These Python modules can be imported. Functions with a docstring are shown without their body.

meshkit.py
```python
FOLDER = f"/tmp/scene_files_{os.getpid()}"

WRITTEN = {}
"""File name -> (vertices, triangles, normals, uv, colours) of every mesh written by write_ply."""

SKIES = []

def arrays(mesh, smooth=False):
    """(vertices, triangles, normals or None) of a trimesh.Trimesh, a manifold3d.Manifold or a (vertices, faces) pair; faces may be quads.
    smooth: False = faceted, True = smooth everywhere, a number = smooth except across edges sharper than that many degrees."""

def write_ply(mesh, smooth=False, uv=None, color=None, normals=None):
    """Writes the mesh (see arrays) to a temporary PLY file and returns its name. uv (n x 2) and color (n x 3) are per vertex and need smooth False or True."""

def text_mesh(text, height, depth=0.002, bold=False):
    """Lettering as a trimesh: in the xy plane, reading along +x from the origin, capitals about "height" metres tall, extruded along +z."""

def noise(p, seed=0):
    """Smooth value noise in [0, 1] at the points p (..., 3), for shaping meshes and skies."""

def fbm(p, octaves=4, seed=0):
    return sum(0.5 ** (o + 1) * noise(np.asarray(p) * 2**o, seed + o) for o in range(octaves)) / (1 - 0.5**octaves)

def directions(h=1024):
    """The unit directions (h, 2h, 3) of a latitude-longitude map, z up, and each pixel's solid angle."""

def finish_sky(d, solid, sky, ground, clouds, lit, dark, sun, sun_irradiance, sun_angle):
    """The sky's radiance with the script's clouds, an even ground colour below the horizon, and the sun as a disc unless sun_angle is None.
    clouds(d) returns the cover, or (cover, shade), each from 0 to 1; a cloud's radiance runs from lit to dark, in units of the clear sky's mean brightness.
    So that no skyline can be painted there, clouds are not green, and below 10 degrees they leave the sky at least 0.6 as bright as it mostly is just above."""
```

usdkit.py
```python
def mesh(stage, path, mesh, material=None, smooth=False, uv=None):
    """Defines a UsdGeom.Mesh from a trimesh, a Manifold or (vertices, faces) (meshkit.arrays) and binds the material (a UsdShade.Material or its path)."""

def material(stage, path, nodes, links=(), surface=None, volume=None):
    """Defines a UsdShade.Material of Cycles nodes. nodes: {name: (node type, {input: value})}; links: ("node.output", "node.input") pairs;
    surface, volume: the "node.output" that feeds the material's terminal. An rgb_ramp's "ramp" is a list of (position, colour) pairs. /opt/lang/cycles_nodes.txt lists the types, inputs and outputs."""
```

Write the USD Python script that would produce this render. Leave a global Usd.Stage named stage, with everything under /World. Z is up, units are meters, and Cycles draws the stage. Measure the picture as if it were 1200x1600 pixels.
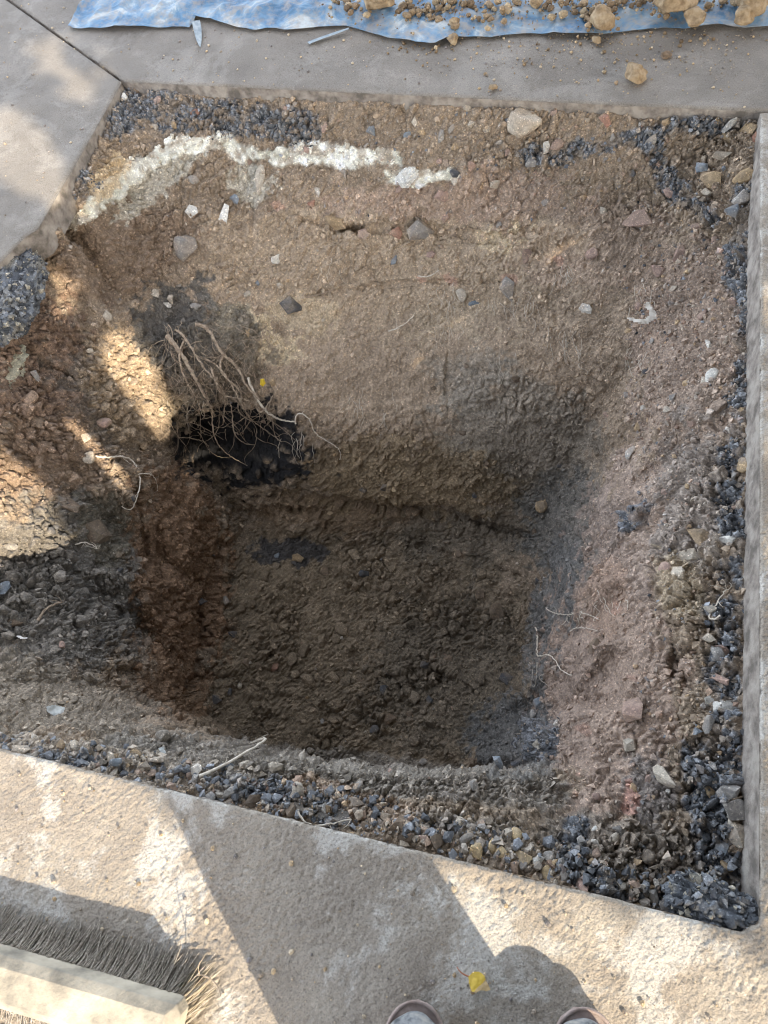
import math, random
import numpy as np, trimesh, manifold3d, usdkit, meshkit
from scipy.interpolate import LinearNDInterpolator, splprep, splev, RegularGridInterpolator
from scipy.ndimage import gaussian_filter
from scipy.spatial import cKDTree, ConvexHull
from shapely.geometry import Polygon, Point
from pxr import Usd, UsdGeom, UsdLux, UsdShade, Sdf, Gf, Vt

stage = Usd.Stage.CreateInMemory()
UsdGeom.SetStageUpAxis(stage, UsdGeom.Tokens.z)
UsdGeom.SetStageMetersPerUnit(stage, 1.0)
world = UsdGeom.Xform.Define(stage, '/World')
stage.SetDefaultPrim(world.GetPrim())
UsdGeom.Scope.Define(stage, '/World/Looks')

# ------------------------------------------------------------------ camera, sky, sun, exposure
FPX, EYE = 1120.0, 1.5                      # focal length in pixels of a 1200 x 1600 picture; eye height
_y = np.array([589.0, -2399.0, FPX]); _y /= np.linalg.norm(_y)
_x = np.array([5886.0, 943.0, -FPX]); _x -= _y * (_y @ _x); _x /= np.linalg.norm(_x)
_z = np.cross(_x, _y)
if _z[2] > 0: _z = -_z
ROT = np.stack([_x, _y, _z])                 # world = ROT @ (right, down, forward)
EXPOSURE = 2.2
SUN_EL, SUN_AZ = math.radians(27.0), math.radians(-42.0)
SUN = np.array([math.cos(SUN_EL) * math.cos(SUN_AZ), math.cos(SUN_EL) * math.sin(SUN_AZ), math.sin(SUN_EL)])
SUN_INTENSITY, SKY_STRENGTH = 0.60, 0.15

cam = UsdGeom.Camera.Define(stage, '/World/camera')
M = np.eye(4)
M[0, :3], M[1, :3], M[2, :3], M[3, :3] = ROT[:, 0], -ROT[:, 1], -ROT[:, 2], (0, 0, EYE)
cam.AddTransformOp().Set(Gf.Matrix4d(*M.ravel().tolist()))
cam.CreateHorizontalApertureAttr(36.0); cam.CreateVerticalApertureAttr(48.0)
cam.CreateFocalLengthAttr(36.0 * FPX / 1200.0)
cam.CreateClippingRangeAttr(Gf.Vec2f(0.01, 1000.0))
cam.CreateExposureAttr(EXPOSURE)

sky_look = usdkit.material(stage, '/World/Looks/sky_look', {
    's': ('sky_texture', {'sky_type': 'single_scattering', 'sun_disc': False, 'sun_elevation': SUN_EL,
                          'sun_rotation': math.atan2(SUN[0], SUN[1]), 'air_density': 1.0, 'aerosol_density': 2.5}),
    't': ('texture_coordinate', {}), 'cn': ('noise_texture', {'scale': 2.2, 'detail': 7.0, 'roughness': 0.6}),
    'cr': ('rgb_ramp', {'ramp': [(0.42, (0.0,) * 3), (0.58, (0.85,) * 3)]}), 'mx': ('mix_color', {'b': (4.5, 4.5, 4.55), 'use_clamp': False}),
    'b': ('background_shader', {'strength': SKY_STRENGTH})}, [('t.generated', 'cn.vector'), ('cn.fac', 'cr.fac'), ('cr.color', 'mx.fac'), ('s.color', 'mx.a'), ('mx.result', 'b.color')], surface='b.background')
dome = UsdLux.DomeLight.Define(stage, '/World/sky')
UsdShade.MaterialBindingAPI.Apply(dome.GetPrim()).Bind(sky_look)
dome.GetPrim().SetCustomDataByKey('kind', 'structure')
sun = UsdLux.DistantLight.Define(stage, '/World/sun')
sun.CreateIntensityAttr(SUN_INTENSITY); sun.CreateAngleAttr(0.5); sun.CreateNormalizeAttr(True)
sun.CreateColorAttr(Gf.Vec3f(1.0, 0.87, 0.68))
_zx = np.cross([0, 0, 1.0], SUN); _zx /= np.linalg.norm(_zx); _zy = np.cross(SUN, _zx)
S4 = np.eye(4); S4[0, :3], S4[1, :3], S4[2, :3] = _zx, _zy, SUN
sun.AddTransformOp().Set(Gf.Matrix4d(*S4.ravel().tolist()))

# ------------------------------------------------------------------ helpers
rng = np.random.default_rng(7)
def at(px, py, z=0.0):
    """The point at height z that the photograph shows at this pixel (of 1200 x 1600)."""
    d = ROT @ np.array([px - 600.0, py - 800.0, FPX])
    return np.array([0, 0, EYE]) + d * ((z - EYE) / d[2])
def pix(p):
    c = (np.asarray(p, float) - [0, 0, EYE]) @ ROT
    w = np.where(np.abs(c[..., 2]) < 1e-6, 1e-6, c[..., 2])
    return 600 + FPX * c[..., 0] / w, 800 + FPX * c[..., 1] / w, c[..., 2]
def smooth01(x): x = np.clip(x, 0, 1); return x * x * (3 - 2 * x)

_used = {}
def numbered(path):
    if path not in _used:
        _used[path] = 0; return path
    _used[path] += 1
    return f'{path}_{_used[path]:03d}'
def tag(p, label=None, cat=None, group=None, kind=None):
    p = p.GetPrim() if hasattr(p, 'GetPrim') else p
    for k, v in (('label', label), ('category', cat), ('group', group), ('kind', kind)):
        if v: p.SetCustomDataByKey(k, v)
    return p
def _path(name, parent): return numbered((str(parent.GetPath()) if parent is not None else '/World') + '/' + name)
def thing(name, label=None, cat=None, loc=None, group=None, kind=None, parent=None):
    x = UsdGeom.Xform.Define(stage, _path(name, parent))
    if loc is not None: x.AddTranslateOp().Set(Gf.Vec3d(*map(float, loc)))
    return tag(x, label, cat, group, kind)
def obj(name, mesh, mat, parent=None, smooth=30, tint=None, normals=None):
    """One Mesh prim; tint: albedo per vertex, normals: given per vertex."""
    path = _path(name, parent)
    if normals is None and tint is None:
        return usdkit.mesh(stage, path, mesh, mat, smooth=smooth).GetPrim()
    v, f, n = meshkit.arrays(mesh, True if smooth and normals is None else False)
    if normals is not None: n = normals
    m = usdkit.mesh(stage, path, (v, f), mat, smooth=False)
    if n is not None:
        m.CreateNormalsAttr(Vt.Vec3fArray.FromNumpy(n.astype(np.float32))); m.SetNormalsInterpolation('vertex')
    if tint is not None:
        UsdGeom.PrimvarsAPI(m).CreatePrimvar('tint', Sdf.ValueTypeNames.Color3fArray, 'vertex').Set(Vt.Vec3fArray.FromNumpy(np.asarray(tint, np.float32)))
    return m.GetPrim()

def look(name, c1, c2=None, scale=60.0, rough=0.9, bump=0.0, bscale=200.0, detail=5.0, lo=0.35, hi=0.65, c3=None, spec=0.3, dist=0.004, extra=None):
    """A matte or glossy surface whose colour wanders between two or three tones."""
    c2 = c2 or c1
    ramp = [(lo, c1), (hi, c2)] if c3 is None else [(lo, c1), ((lo + hi) / 2, c2), (hi, c3)]
    nodes = {'g': ('geometry', {}), 'n': ('noise_texture', {'scale': scale, 'detail': detail, 'roughness': 0.6}),
             'r': ('rgb_ramp', {'ramp': ramp}), 'p': ('principled_bsdf', {'roughness': rough, 'specular_ior_level': spec})}
    links = [('g.position', 'n.vector'), ('n.fac', 'r.fac'), ('r.color', 'p.base_color')]
    if bump:
        nodes['bn'] = ('noise_texture', {'scale': bscale, 'detail': 4.0, 'roughness': 0.65})
        nodes['b'] = ('bump', {'strength': bump, 'distance': dist})
        links += [('g.position', 'bn.vector'), ('bn.fac', 'b.height'), ('b.normal', 'p.normal')]
    return usdkit.material(stage, '/World/Looks/' + name, nodes, links, surface='p.BSDF')

def tinted(name, lo, hi, scale, rough, bump, bscale, spec=0.25, dist=0.004):
    """Colour from the mesh's own tint, broken up by two grains of noise."""
    nodes = {'g': ('geometry', {}), 'a': ('attribute', {'attribute': 'tint'}),
             'n': ('noise_texture', {'scale': scale, 'detail': 7.0, 'roughness': 0.7}),
             'r': ('rgb_ramp', {'ramp': [(0.3, (lo,) * 3), (0.7, (hi,) * 3)]}),
             'm': ('mix_color', {'blend_type': 'multiply', 'fac': 1.0, 'use_clamp': False}),
             'v': ('voronoi_texture', {'scale': 330.0, 'randomness': 1.0}),
             'vs': ('separate_color', {}),
             'vr': ('rgb_ramp', {'ramp': [(0.0, (0.72, 0.72, 0.74)), (0.82, (1.08, 1.07, 1.05)), (0.93, (1.15, 1.12, 1.06)), (1.0, (2.1, 2.0, 1.9))]}),
             'm2': ('mix_color', {'blend_type': 'multiply', 'fac': 0.8, 'use_clamp': False}),
             'p': ('principled_bsdf', {'roughness': rough, 'specular_ior_level': spec}),
             'bn': ('noise_texture', {'scale': bscale, 'detail': 5.0, 'roughness': 0.7}),
             'b': ('bump', {'strength': bump, 'distance': dist})}
    links = [('g.position', 'n.vector'), ('n.fac', 'r.fac'), ('a.color', 'm.a'), ('r.color', 'm.b'), ('g.position', 'v.vector'),
             ('v.color', 'vs.color'), ('vs.r', 'vr.fac'), ('m.result', 'm2.a'), ('vr.color', 'm2.b'), ('m2.result', 'p.base_color'),
             ('g.position', 'bn.vector'), ('bn.fac', 'b.height'), ('b.normal', 'p.normal')]
    return usdkit.material(stage, '/World/Looks/' + name, nodes, links, surface='p.BSDF')

def tube(pts, radii, sides=6, seg=None, jitter=0.0, seed=0):
    """A tapering tube along a smooth line through pts."""
    pts = np.asarray(pts, float); r = np.random.default_rng(seed); pts = pts + np.linspace(0, 1e-4, len(pts))[:, None] * [1, .3, .7]
    radii = np.interp(np.linspace(0, 1, max(len(pts), 2)), np.linspace(0, 1, len(np.atleast_1d(radii))), np.atleast_1d(radii)) if np.ndim(radii) else np.full(len(pts), radii)
    L = np.linalg.norm(np.diff(pts, axis=0), axis=1).sum()
    n = seg or int(np.clip(L / 0.006, 6, 60))
    if len(pts) > 2:
        tck, u = splprep(pts.T, s=0, k=min(3, len(pts) - 1)); t = np.linspace(0, 1, n)
        c = np.array(splev(t, tck)).T; rad = np.interp(t, u, radii)
    else:
        t = np.linspace(0, 1, n); c = pts[0] + (pts[1] - pts[0]) * t[:, None]; rad = np.interp(t, [0, 1], radii)
    if jitter: c = c + r.normal(0, jitter, c.shape) * smooth01(np.minimum(t, 1 - t) * 8)[:, None]
    rad = rad * (1 + r.uniform(-0.18, 0.18, n))
    T = np.gradient(c, axis=0); T /= np.linalg.norm(T, axis=1)[:, None] + 1e-12
    ref = np.array([0, 0, 1.0]) if abs(T[0, 2]) < 0.9 else np.array([1.0, 0, 0])
    N = np.cross(T, ref); N /= np.linalg.norm(N, axis=1)[:, None] + 1e-12; B = np.cross(T, N)
    a = np.linspace(0, 2 * np.pi, sides, endpoint=False)
    v = c[:, None] + rad[:, None, None] * (np.cos(a)[None, :, None] * N[:, None] + np.sin(a)[None, :, None] * B[:, None])
    v = v.reshape(-1, 3); f = []
    for i in range(n - 1):
        for k in range(sides):
            p, q = i * sides + k, i * sides + (k + 1) % sides
            f += [[p, q, q + sides], [p, q + sides, p + sides]]
    v = np.vstack([v, c[0], c[-1]]); e0, e1 = len(v) - 2, len(v) - 1
    for k in range(sides):
        f += [[e0, (k + 1) % sides, k], [e1, (n - 1) * sides + k, (n - 1) * sides + (k + 1) % sides]]
    return trimesh.Trimesh(v, f, process=False)

_ICO = {k: trimesh.creation.icosphere(subdivisions=k) for k in (0, 1, 2, 3)}
def stone(size, seed, sub=1, round_=0.5):
    """A stone or clod: an uneven, partly faceted lump; size = full extents."""
    r = np.random.default_rng(seed); v = _ICO[sub].vertices.copy()
    nrm = r.normal(size=(9, 3)); nrm /= np.linalg.norm(nrm, axis=1)[:, None]; cut = r.uniform(0.42, 0.92, 9) + round_ * 0.28
    for a, c in zip(nrm, cut):                       # knock flats on it
        d = v @ a; over = np.maximum(d - c, 0); v -= over[:, None] * a
    v *= (1 + (meshkit.noise(v * 2.1 + 5, seed % 997) - 0.5) * 0.35)[:, None]
    v /= np.ptp(v, axis=0)
    return trimesh.Trimesh(v * np.asarray(size), _ICO[sub].faces, process=False)
def shard(seed, n=11):
    """A sharp broken fragment of unit size."""
    r = np.random.default_rng(seed); p = r.normal(size=(n, 3)); p /= np.linalg.norm(p, axis=1)[:, None] ** .8; p *= r.uniform(.75, 1.25, (n, 1))
    h = trimesh.convex.convex_hull(p); v = np.asarray(h.vertices); v = v / np.ptp(v, axis=0); return v, np.asarray(h.faces)
def frame(n, ang):
    n = n / np.linalg.norm(n); u = np.cross([0, 1.0, 0] if abs(n[1]) < 0.9 else [1.0, 0, 0], n); u /= np.linalg.norm(u); w = np.cross(n, u)
    return np.stack([math.cos(ang) * u + math.sin(ang) * w, -math.sin(ang) * u + math.cos(ang) * w, n], 1)
def moved(mesh, Rm, t):
    m = mesh.copy(); m.vertices = m.vertices @ Rm.T + t; return m
def rbox(x0, x1, y0, y1, z0, z1, r):
    s = manifold3d.Manifold.sphere(r, 12)
    return manifold3d.Manifold.batch_hull([s.translate((x, y, z)) for x in (x0 + r, x1 - r) for y in (y0 + r, y1 - r) for z in (z0 + r, z1 - r)])
def as_tri(m):
    k = m.to_mesh(); return trimesh.Trimesh(k.vert_properties[:, :3], k.tri_verts, process=True)
def chain(joints, bones):
    s = [manifold3d.Manifold.sphere(r, 16).translate(tuple(map(float, p))) for p, r in joints]
    return [manifold3d.Manifold.batch_hull([s[a], s[b]]) for a, b in bones]
def melt(parts, edge=0.02, n=14):
    m = manifold3d.Manifold.batch_boolean(parts, manifold3d.OpType.Add).refine_to_length(edge)
    t = as_tri(m); trimesh.smoothing.filter_taubin(t, iterations=n); return t

# ------------------------------------------------------------------ looks
L_soil = tinted('soil_look', 0.58, 1.42, 110.0, 0.92, 0.85, 260.0, 0.2, .006)
L_stone = tinted('embedded_stone', 0.72, 1.28, 60.0, 0.85, 0.35, 240.0, 0.3)
L_crumb = tinted('crumb_look', 0.7, 1.3, 140.0, 0.9, 0.4, 320.0, 0.25)
L_asph = tinted('asphalt_look', 0.6, 1.45, 170.0, 0.75, 0.6, 420.0, 0.35)
L_mort = tinted('mortar_look', 0.72, 1.22, 70.0, 0.95, 0.7, 160.0, 0.2)
L_grey = look('grey_stone', (0.20, 0.19, 0.175), (0.36, 0.34, 0.31), 55, 0.85, 0.3, 260)
L_pale = look('pale_stone', (0.42, 0.37, 0.30), (0.62, 0.57, 0.48), 45, 0.85, 0.3, 220)
L_white = look('white_stone', (0.55, 0.54, 0.50), (0.78, 0.77, 0.74), 60, 0.8, 0.3, 220)
L_tan = look('tan_stone', (0.30, 0.21, 0.12), (0.46, 0.34, 0.21), 50, 0.9, 0.4, 220)
L_pink = look('pink_stone', (0.27, 0.18, 0.145), (0.42, 0.30, 0.25), 50, 0.85, 0.3, 240)
L_red = look('brick_red_stone', (0.33, 0.11, 0.06), (0.45, 0.19, 0.12), 60, 0.9, 0.3, 240)
L_dark = look('dark_stone', (0.035, 0.037, 0.042), (0.12, 0.125, 0.135), 90, 0.5, 0.4, 300, spec=0.5)
L_blue = look('blue_stone', (0.10, 0.15, 0.20), (0.30, 0.38, 0.44), 70, 0.6, 0.3, 260)
L_brown = look('brown_stone', (0.11, 0.078, 0.052), (0.21, 0.155, 0.11), 60, 0.9, 0.4, 240)
L_clod = look('clay_clod', (0.17, 0.118, 0.07), (0.28, 0.205, 0.125), 38, 0.95, 0.9, 130, c3=(0.36, 0.28, 0.185))
L_root = look('root_bark', (0.19, 0.14, 0.10), (0.44, 0.355, 0.265), 90, 0.85, 0.4, 300)
L_rootw = look('pale_root', (0.48, 0.42, 0.34), (0.68, 0.62, 0.53), 90, 0.85, 0.2, 300)

# ------------------------------------------------------------------ the pit: a dug surface from levelled points
CP = []
def row(*q):
    for px, py, z in q:
        z = z if z > -.85 else -.85 + (z + .85) * 1.5          # the bottom lies deeper
        CP.append((*at(px, py, z)[:2], z))
row((700,270,-.17),(700,310,-.25),(700,350,-.34),(700,500,-.58),(700,650,-.8),(700,760,-.98),(700,815,-1.1),(700,850,-1.14))
row((560,260,-.17),(560,300,-.25),(560,350,-.33),(560,500,-.57),(560,650,-.79),(560,760,-.98),(560,810,-1.1),(560,850,-1.14))
row((830,255,-.15),(830,350,-.29),(830,500,-.52),(830,650,-.78),(820,770,-1.02),(790,830,-1.12))
row((950,270,-.15),(950,350,-.25),(950,500,-.45),(930,600,-.62),(900,700,-.85),(860,780,-1.0),(815,860,-1.12))
row((1080,260,-.13),(1060,350,-.2),(1040,450,-.3),(1010,540,-.42))
row((400,230,-.14),(400,270,-.2),(400,300,-.27),(400,400,-.4),(400,500,-.55),(430,600,-.7),(430,730,-.92),(420,810,-1.1),(430,850,-1.14))
row((250,250,-.13),(230,310,-.22),(250,400,-.36),(300,450,-.45))
CP.extend([(-1.58, yy, -.048) for yy in (1.55, 1.7, 1.85, 2.0, 2.15)])
row((120,350,-.14),(130,400,-.24),(170,450,-.33))
row((1100,600,-.15),(1050,620,-.25),(990,650,-.45),(920,740,-.82),(860,800,-1.02))
row((1090,750,-.14),(1020,760,-.24),(960,780,-.45),(900,820,-.8),(835,880,-1.1))
row((1090,900,-.14),(1010,900,-.22),(955,900,-.33),(938,902,-.40),(915,908,-.56),(885,920,-.80),(832,940,-1.12))
row((1090,1000,-.14),(1000,1000,-.19),(940,1000,-.28),(922,1001,-.34),(904,1003,-.48),(880,1010,-.68),(850,1015,-.93),(822,1020,-1.12))
row((1090,1100,-.14),(1000,1100,-.17),(925,1105,-.23),(906,1108,-.29),(893,1110,-.42),(872,1112,-.62),(838,1112,-.90),(785,1112,-1.1))
row((1090,1250,-.13),(1000,1250,-.15),(920,1200,-.19),(880,1195,-.26),(865,1189,-.37),(850,1185,-.55),(800,1180,-.92),(730,1190,-1.1))
row((1100,1380,-.12),(1000,1330,-.13),(900,1310,-.13))
row((60,400,-.13),(70,470,-.2),(150,500,-.3),(200,460,-.36),(250,480,-.44),(250,560,-.5),(235,640,-.56))
row((-20,620,-.15),(40,640,-.22),(100,650,-.32),(190,690,-.53),(235,740,-.66),(300,720,-.9),(370,790,-1.06))
row((-60,760,-.2),(0,750,-.28),(100,750,-.42),(200,770,-.58),(240,810,-.72),(300,820,-.92),(385,840,-1.1))
row((-120,850,-.2),(0,870,-.4),(100,880,-.5),(200,890,-.64),(235,910,-.8),(300,910,-.98),(350,930,-1.1))
row((-150,1000,-.2),(0,1000,-.4),(100,1000,-.5),(190,1000,-.68),(220,1010,-.79),(270,1030,-.97),(312,1050,-1.09))
row((-100,1090,-.15),(0,1070,-.28),(90,1090,-.38),(150,1080,-.52),(195,1080,-.68),(325,1122,-1.11))
row((500,900,-1.15),(700,900,-1.15),(600,1000,-1.16),(450,1000,-1.14),(720,1050,-1.16),(500,1100,-1.15),(650,1150,-1.16),(350,1100,-1.13),(420,1150,-1.14),(560,1190,-1.15),(690,1195,-1.15))
row((0,1140,-.14),(100,1165,-.135),(200,1185,-.13),(300,1205,-.125),(100,1125,-.24),(170,1130,-.30),(230,1160,-.20))
LIP = ((207,1090,-.68),(228,1112,-.56),(252,1131,-.44),(290,1145,-.29),(340,1160,-.215),(400,1178,-.16),(475,1189,-.145),(550,1197,-.14),(640,1201,-.145),(720,1203,-.155),(790,1206,-.18))
row(*LIP)
for k, (px, py, z) in enumerate(LIP):                                          # below the lip the near wall drops steeply, out of sight
    p = at(px, py, z); ox = (.05, .045, .035, .02)[k] if k < 4 else 0
    CP.append((p[0] + ox * .6, p[1] + .022, z - .30)); CP.append((p[0] + ox, p[1] + .045, -1.25))
RX0, RX1, RY0, RY1 = -1.6, 0.519, 0.008, 2.2
TH = 0.085                                                                     # slab thickness
for t in np.linspace(0, 1, 14):
    x, y = RX0 + (RX1 - RX0) * t, RY0 + (RY1 - RY0) * t
    for off in (0, .09):
        CP += [(x, RY0 - off, -.105), (x, RY1 + off, -.038), (RX1 + off, y, -.105 if y < 1.9 else -.07), (RX0 - .05 - off, y, -.045 if y > 1.5 else -.115)]
for x in (RX0 - .2, RX1 + .2):
    for y in (RY0 - .2, RY1 + .2): CP.append((x, y, -.11))
CP = np.array(CP)
GX0, GX1, GY0, GY1, STEP = RX0 - .14, RX1 + .05, RY0 - .05, RY1 + .07, 0.003
cx, cy = np.arange(GX0, GX1, 0.008), np.arange(GY0, GY1, 0.008)
CH = LinearNDInterpolator(CP[:, :2], CP[:, 2])(*np.meshgrid(cx, cy))
CH = np.where(np.isnan(CH), -.11, CH)
CH = gaussian_filter(CH, 1.15, mode='nearest')
# the mesh lines crowd together where the walls are steep, so that these are as finely meshed as the floor
NX, NY = 790, 800
def crowd(grad, axis, n, lo, coarse):
    m = gaussian_filter(np.clip(np.sqrt(1 + gaussian_filter(grad, 2.5) ** 2), 1, 4.5), 5.0, mode='nearest'); m = m if axis else m.T
    cum = np.concatenate([np.zeros((len(m), 1)), np.cumsum((m[:, 1:] + m[:, :-1]) / 2, 1)], 1); cum /= cum[:, -1:]
    out = np.array([np.interp(np.linspace(0, 1, n), c, coarse) for c in cum]); return out if axis else out.T
_gy, _gx = np.gradient(CH, 0.008)
_X, _Y = crowd(_gx, 1, NX, GX0, cx), crowd(_gy, 0, NY, GY0, cy)                    # (rows of cy) x NX, NY x (columns of cx)
_u, _v = np.linspace(0, 1, NX), np.linspace(0, 1, NY)
GXX, GYY = np.meshgrid(cx[0] + _u * (cx[-1] - cx[0]), cy[0] + _v * (cy[-1] - cy[0]))
_uu = np.meshgrid(_u, _v)
for _ in range(4):
    GXN = RegularGridInterpolator((cy, _u), _X, bounds_error=False, fill_value=None)(np.stack([GYY.ravel(), _uu[0].ravel()], 1)).reshape(GXX.shape)
    GYN = RegularGridInterpolator((_v, cx), _Y, bounds_error=False, fill_value=None)(np.stack([_uu[1].ravel(), GXX.ravel()], 1)).reshape(GXX.shape)
    GXX, GYY = GXX * .4 + GXN * .6, GYY * .4 + GYN * .6
Z0 = RegularGridInterpolator((cy, cx), CH, method='cubic', bounds_error=False, fill_value=None)(np.stack([GYY.ravel(), GXX.ravel()], 1)).reshape(GXX.shape)
V = np.stack([GXX, GYY, Z0], -1)
def grid_normals(V):
    n = np.cross(np.gradient(V, axis=1), np.gradient(V, axis=0)); return n / np.linalg.norm(n, axis=-1, keepdims=True)
QX, QY, _ = pix(V)                                                             # where each point shows in the photograph: to lay out strata

def blob(cx, cy, rx, ry, rot=0.0, warp=0.35, wn=None):
    a = math.radians(rot); dx, dy = QX - cx, QY - cy
    u, w = (dx * math.cos(a) + dy * math.sin(a)) / rx, (-dx * math.sin(a) + dy * math.cos(a)) / ry
    return 1.0 - np.sqrt(u * u + w * w) + (WARP - 0.5) * 2.6 * warp
def polyline(pts, half, warp=0.4):
    best = np.full(QX.shape, 1e9)
    for (ax, ay, *_), (bx, by, *_) in zip(pts[:-1], pts[1:]):
        t = np.clip(((QX - ax) * (bx - ax) + (QY - ay) * (by - ay)) / ((bx - ax) ** 2 + (by - ay) ** 2), 0, 1)
        best = np.minimum(best, np.hypot(QX - ax - t * (bx - ax), QY - ay - t * (by - ay)))
    return 1.0 - best / half + (WARP - 0.5) * 2 * warp
P3 = V.reshape(-1, 3)
WARP = (0.55 * meshkit.fbm(P3 * 14, 4, 3) + 0.45 * meshkit.fbm(P3 * 55, 3, 9)).reshape(Z0.shape)
WARP = np.clip((WARP - 0.5) * 1.9 + 0.5, 0, 1)

# hollow under the root ball, and the bulge of the ball itself
hollow = smooth01(blob(372, 690, 95, 66, 8, 0.15) * 1.6)
bulge = smooth01(blob(320, 560, 90, 100, 0, 0.2) * 1.5)
N0 = grid_normals(V)
V = V + hollow[..., None] * np.array([-.09, .17, -.02]) + bulge[..., None] * N0 * 0.035
for cx_, cy_, rx_, ry_, d in ((553, 358, 22, 9, .035), (1050, 1040, 10, 34, .03), (880, 395, 60, 30, .02), (560, 800, 120, 10, .02), (420, 800, 60, 14, .025), (320, 990, 14, 70, .03), (255, 860, 14, 60, .03), (1160, 1235, 12, 22, .05), (660, 1070, 70, 14, .02), (330, 1060, 40, 10, .02)):
    V = V - smooth01(blob(cx_, cy_, rx_, ry_, 0, 0.3) * 2)[..., None] * N0 * d

for line, half, d in (([(470, 343), (560, 360), (640, 350), (760, 372), (850, 360)], 8, .016), ([(430, 772), (560, 792), (700, 802), (820, 838)], 11, .034), ([(345, 850), (325, 980), (300, 1085)], 9, .032),
                      ([(500, 456), (650, 441), (780, 441)], 5, .010), ([(215, 760), (232, 880), (205, 1010)], 7, .02), ([(60, 560), (130, 600), (170, 660)], 4, .014), ([(20, 640), (90, 700), (150, 760)], 4, .012),
                      ([(1050, 1010), (1070, 1060), (1060, 1120)], 5, .018), ([(640, 850), (760, 880), (815, 900)], 6, .016), ([(590, 1060), (680, 1050), (740, 1080)], 6, .02), ([(700, 520), (697, 600), (702, 660)], 4, .008)):
    V = V - smooth01(polyline(line, half, .55) * 1.8)[..., None] * N0 * d

# how crumbly each zone is
ROUGHZ = 0.55 + 0 * Z0
def rough(b, val): 
    global ROUGHZ; k = smooth01(b * 2.2); ROUGHZ = ROUGHZ * (1 - k) + val * k
rough(blob(640, 560, 260, 180, 0, .2), 0.28)
rough(blob(560, 1010, 290, 220, 0, .2), 1.15)
rough(blob(110, 640, 190, 220, 0, .2), 1.0)
rough(blob(110, 970, 200, 160, 0, .2), 1.15)
rough(blob(960, 1080, 110, 220, 0, .2), 0.3)
rough(blob(850, 700, 120, 150, 0, .2), 0.6)
rough(blob(380, 695, 120, 80, 0, .2), .15)
rough(blob(1000, 1360, 200, 70, 0, .2), 1.2)
rough(polyline([(1130, 200), (1150, 600), (1100, 900), (1120, 1300)], 60), 1.1)
rough(polyline([(0, 1170), (400, 1230), (700, 1300), (1050, 1410)], 55), 1.0)

N1 = grid_normals(V); P3 = V.reshape(-1, 3)
def cells(size, seed, power=1.0):
    """Clods: rounded cells of about this size with cracks between them, each at its own height."""
    r = np.random.default_rng(seed); n = int(7.5 / size ** 2)
    pts = P3[r.integers(0, len(P3), n)] + r.normal(0, size * .3, (n, 3))
    d, i = cKDTree(pts).query(P3, k=2)
    gap = np.clip((d[:, 1] - d[:, 0]) / (size * 0.42), 0, 1)
    g = r.normal(0, .75, (n, 3))[i[:, 0]]; tilt = np.clip(((P3 - pts[i[:, 0]]) * g).sum(1) / size, -.7, .7)      # every clod has its own tilted face
    return ((1 - (1 - gap) ** 2.6) * (0.55 + 0.8 * r.random(n)[i[:, 0]] + tilt)).reshape(Z0.shape) - 0.6
C1, C2, C3 = cells(.034, 11), cells(.017, 12), cells(.0085, 13)
big = (meshkit.fbm(P3 * 5.5, 4, 21) - .5).reshape(Z0.shape)
mid = (meshkit.fbm(P3 * 26, 4, 22) - .5).reshape(Z0.shape)
fine = (meshkit.fbm(P3 * 120, 3, 23) - .5).reshape(Z0.shape)
patchy = smooth01((meshkit.fbm(P3 * 7, 3, 31).reshape(Z0.shape) - .36) * 3.5)
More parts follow.
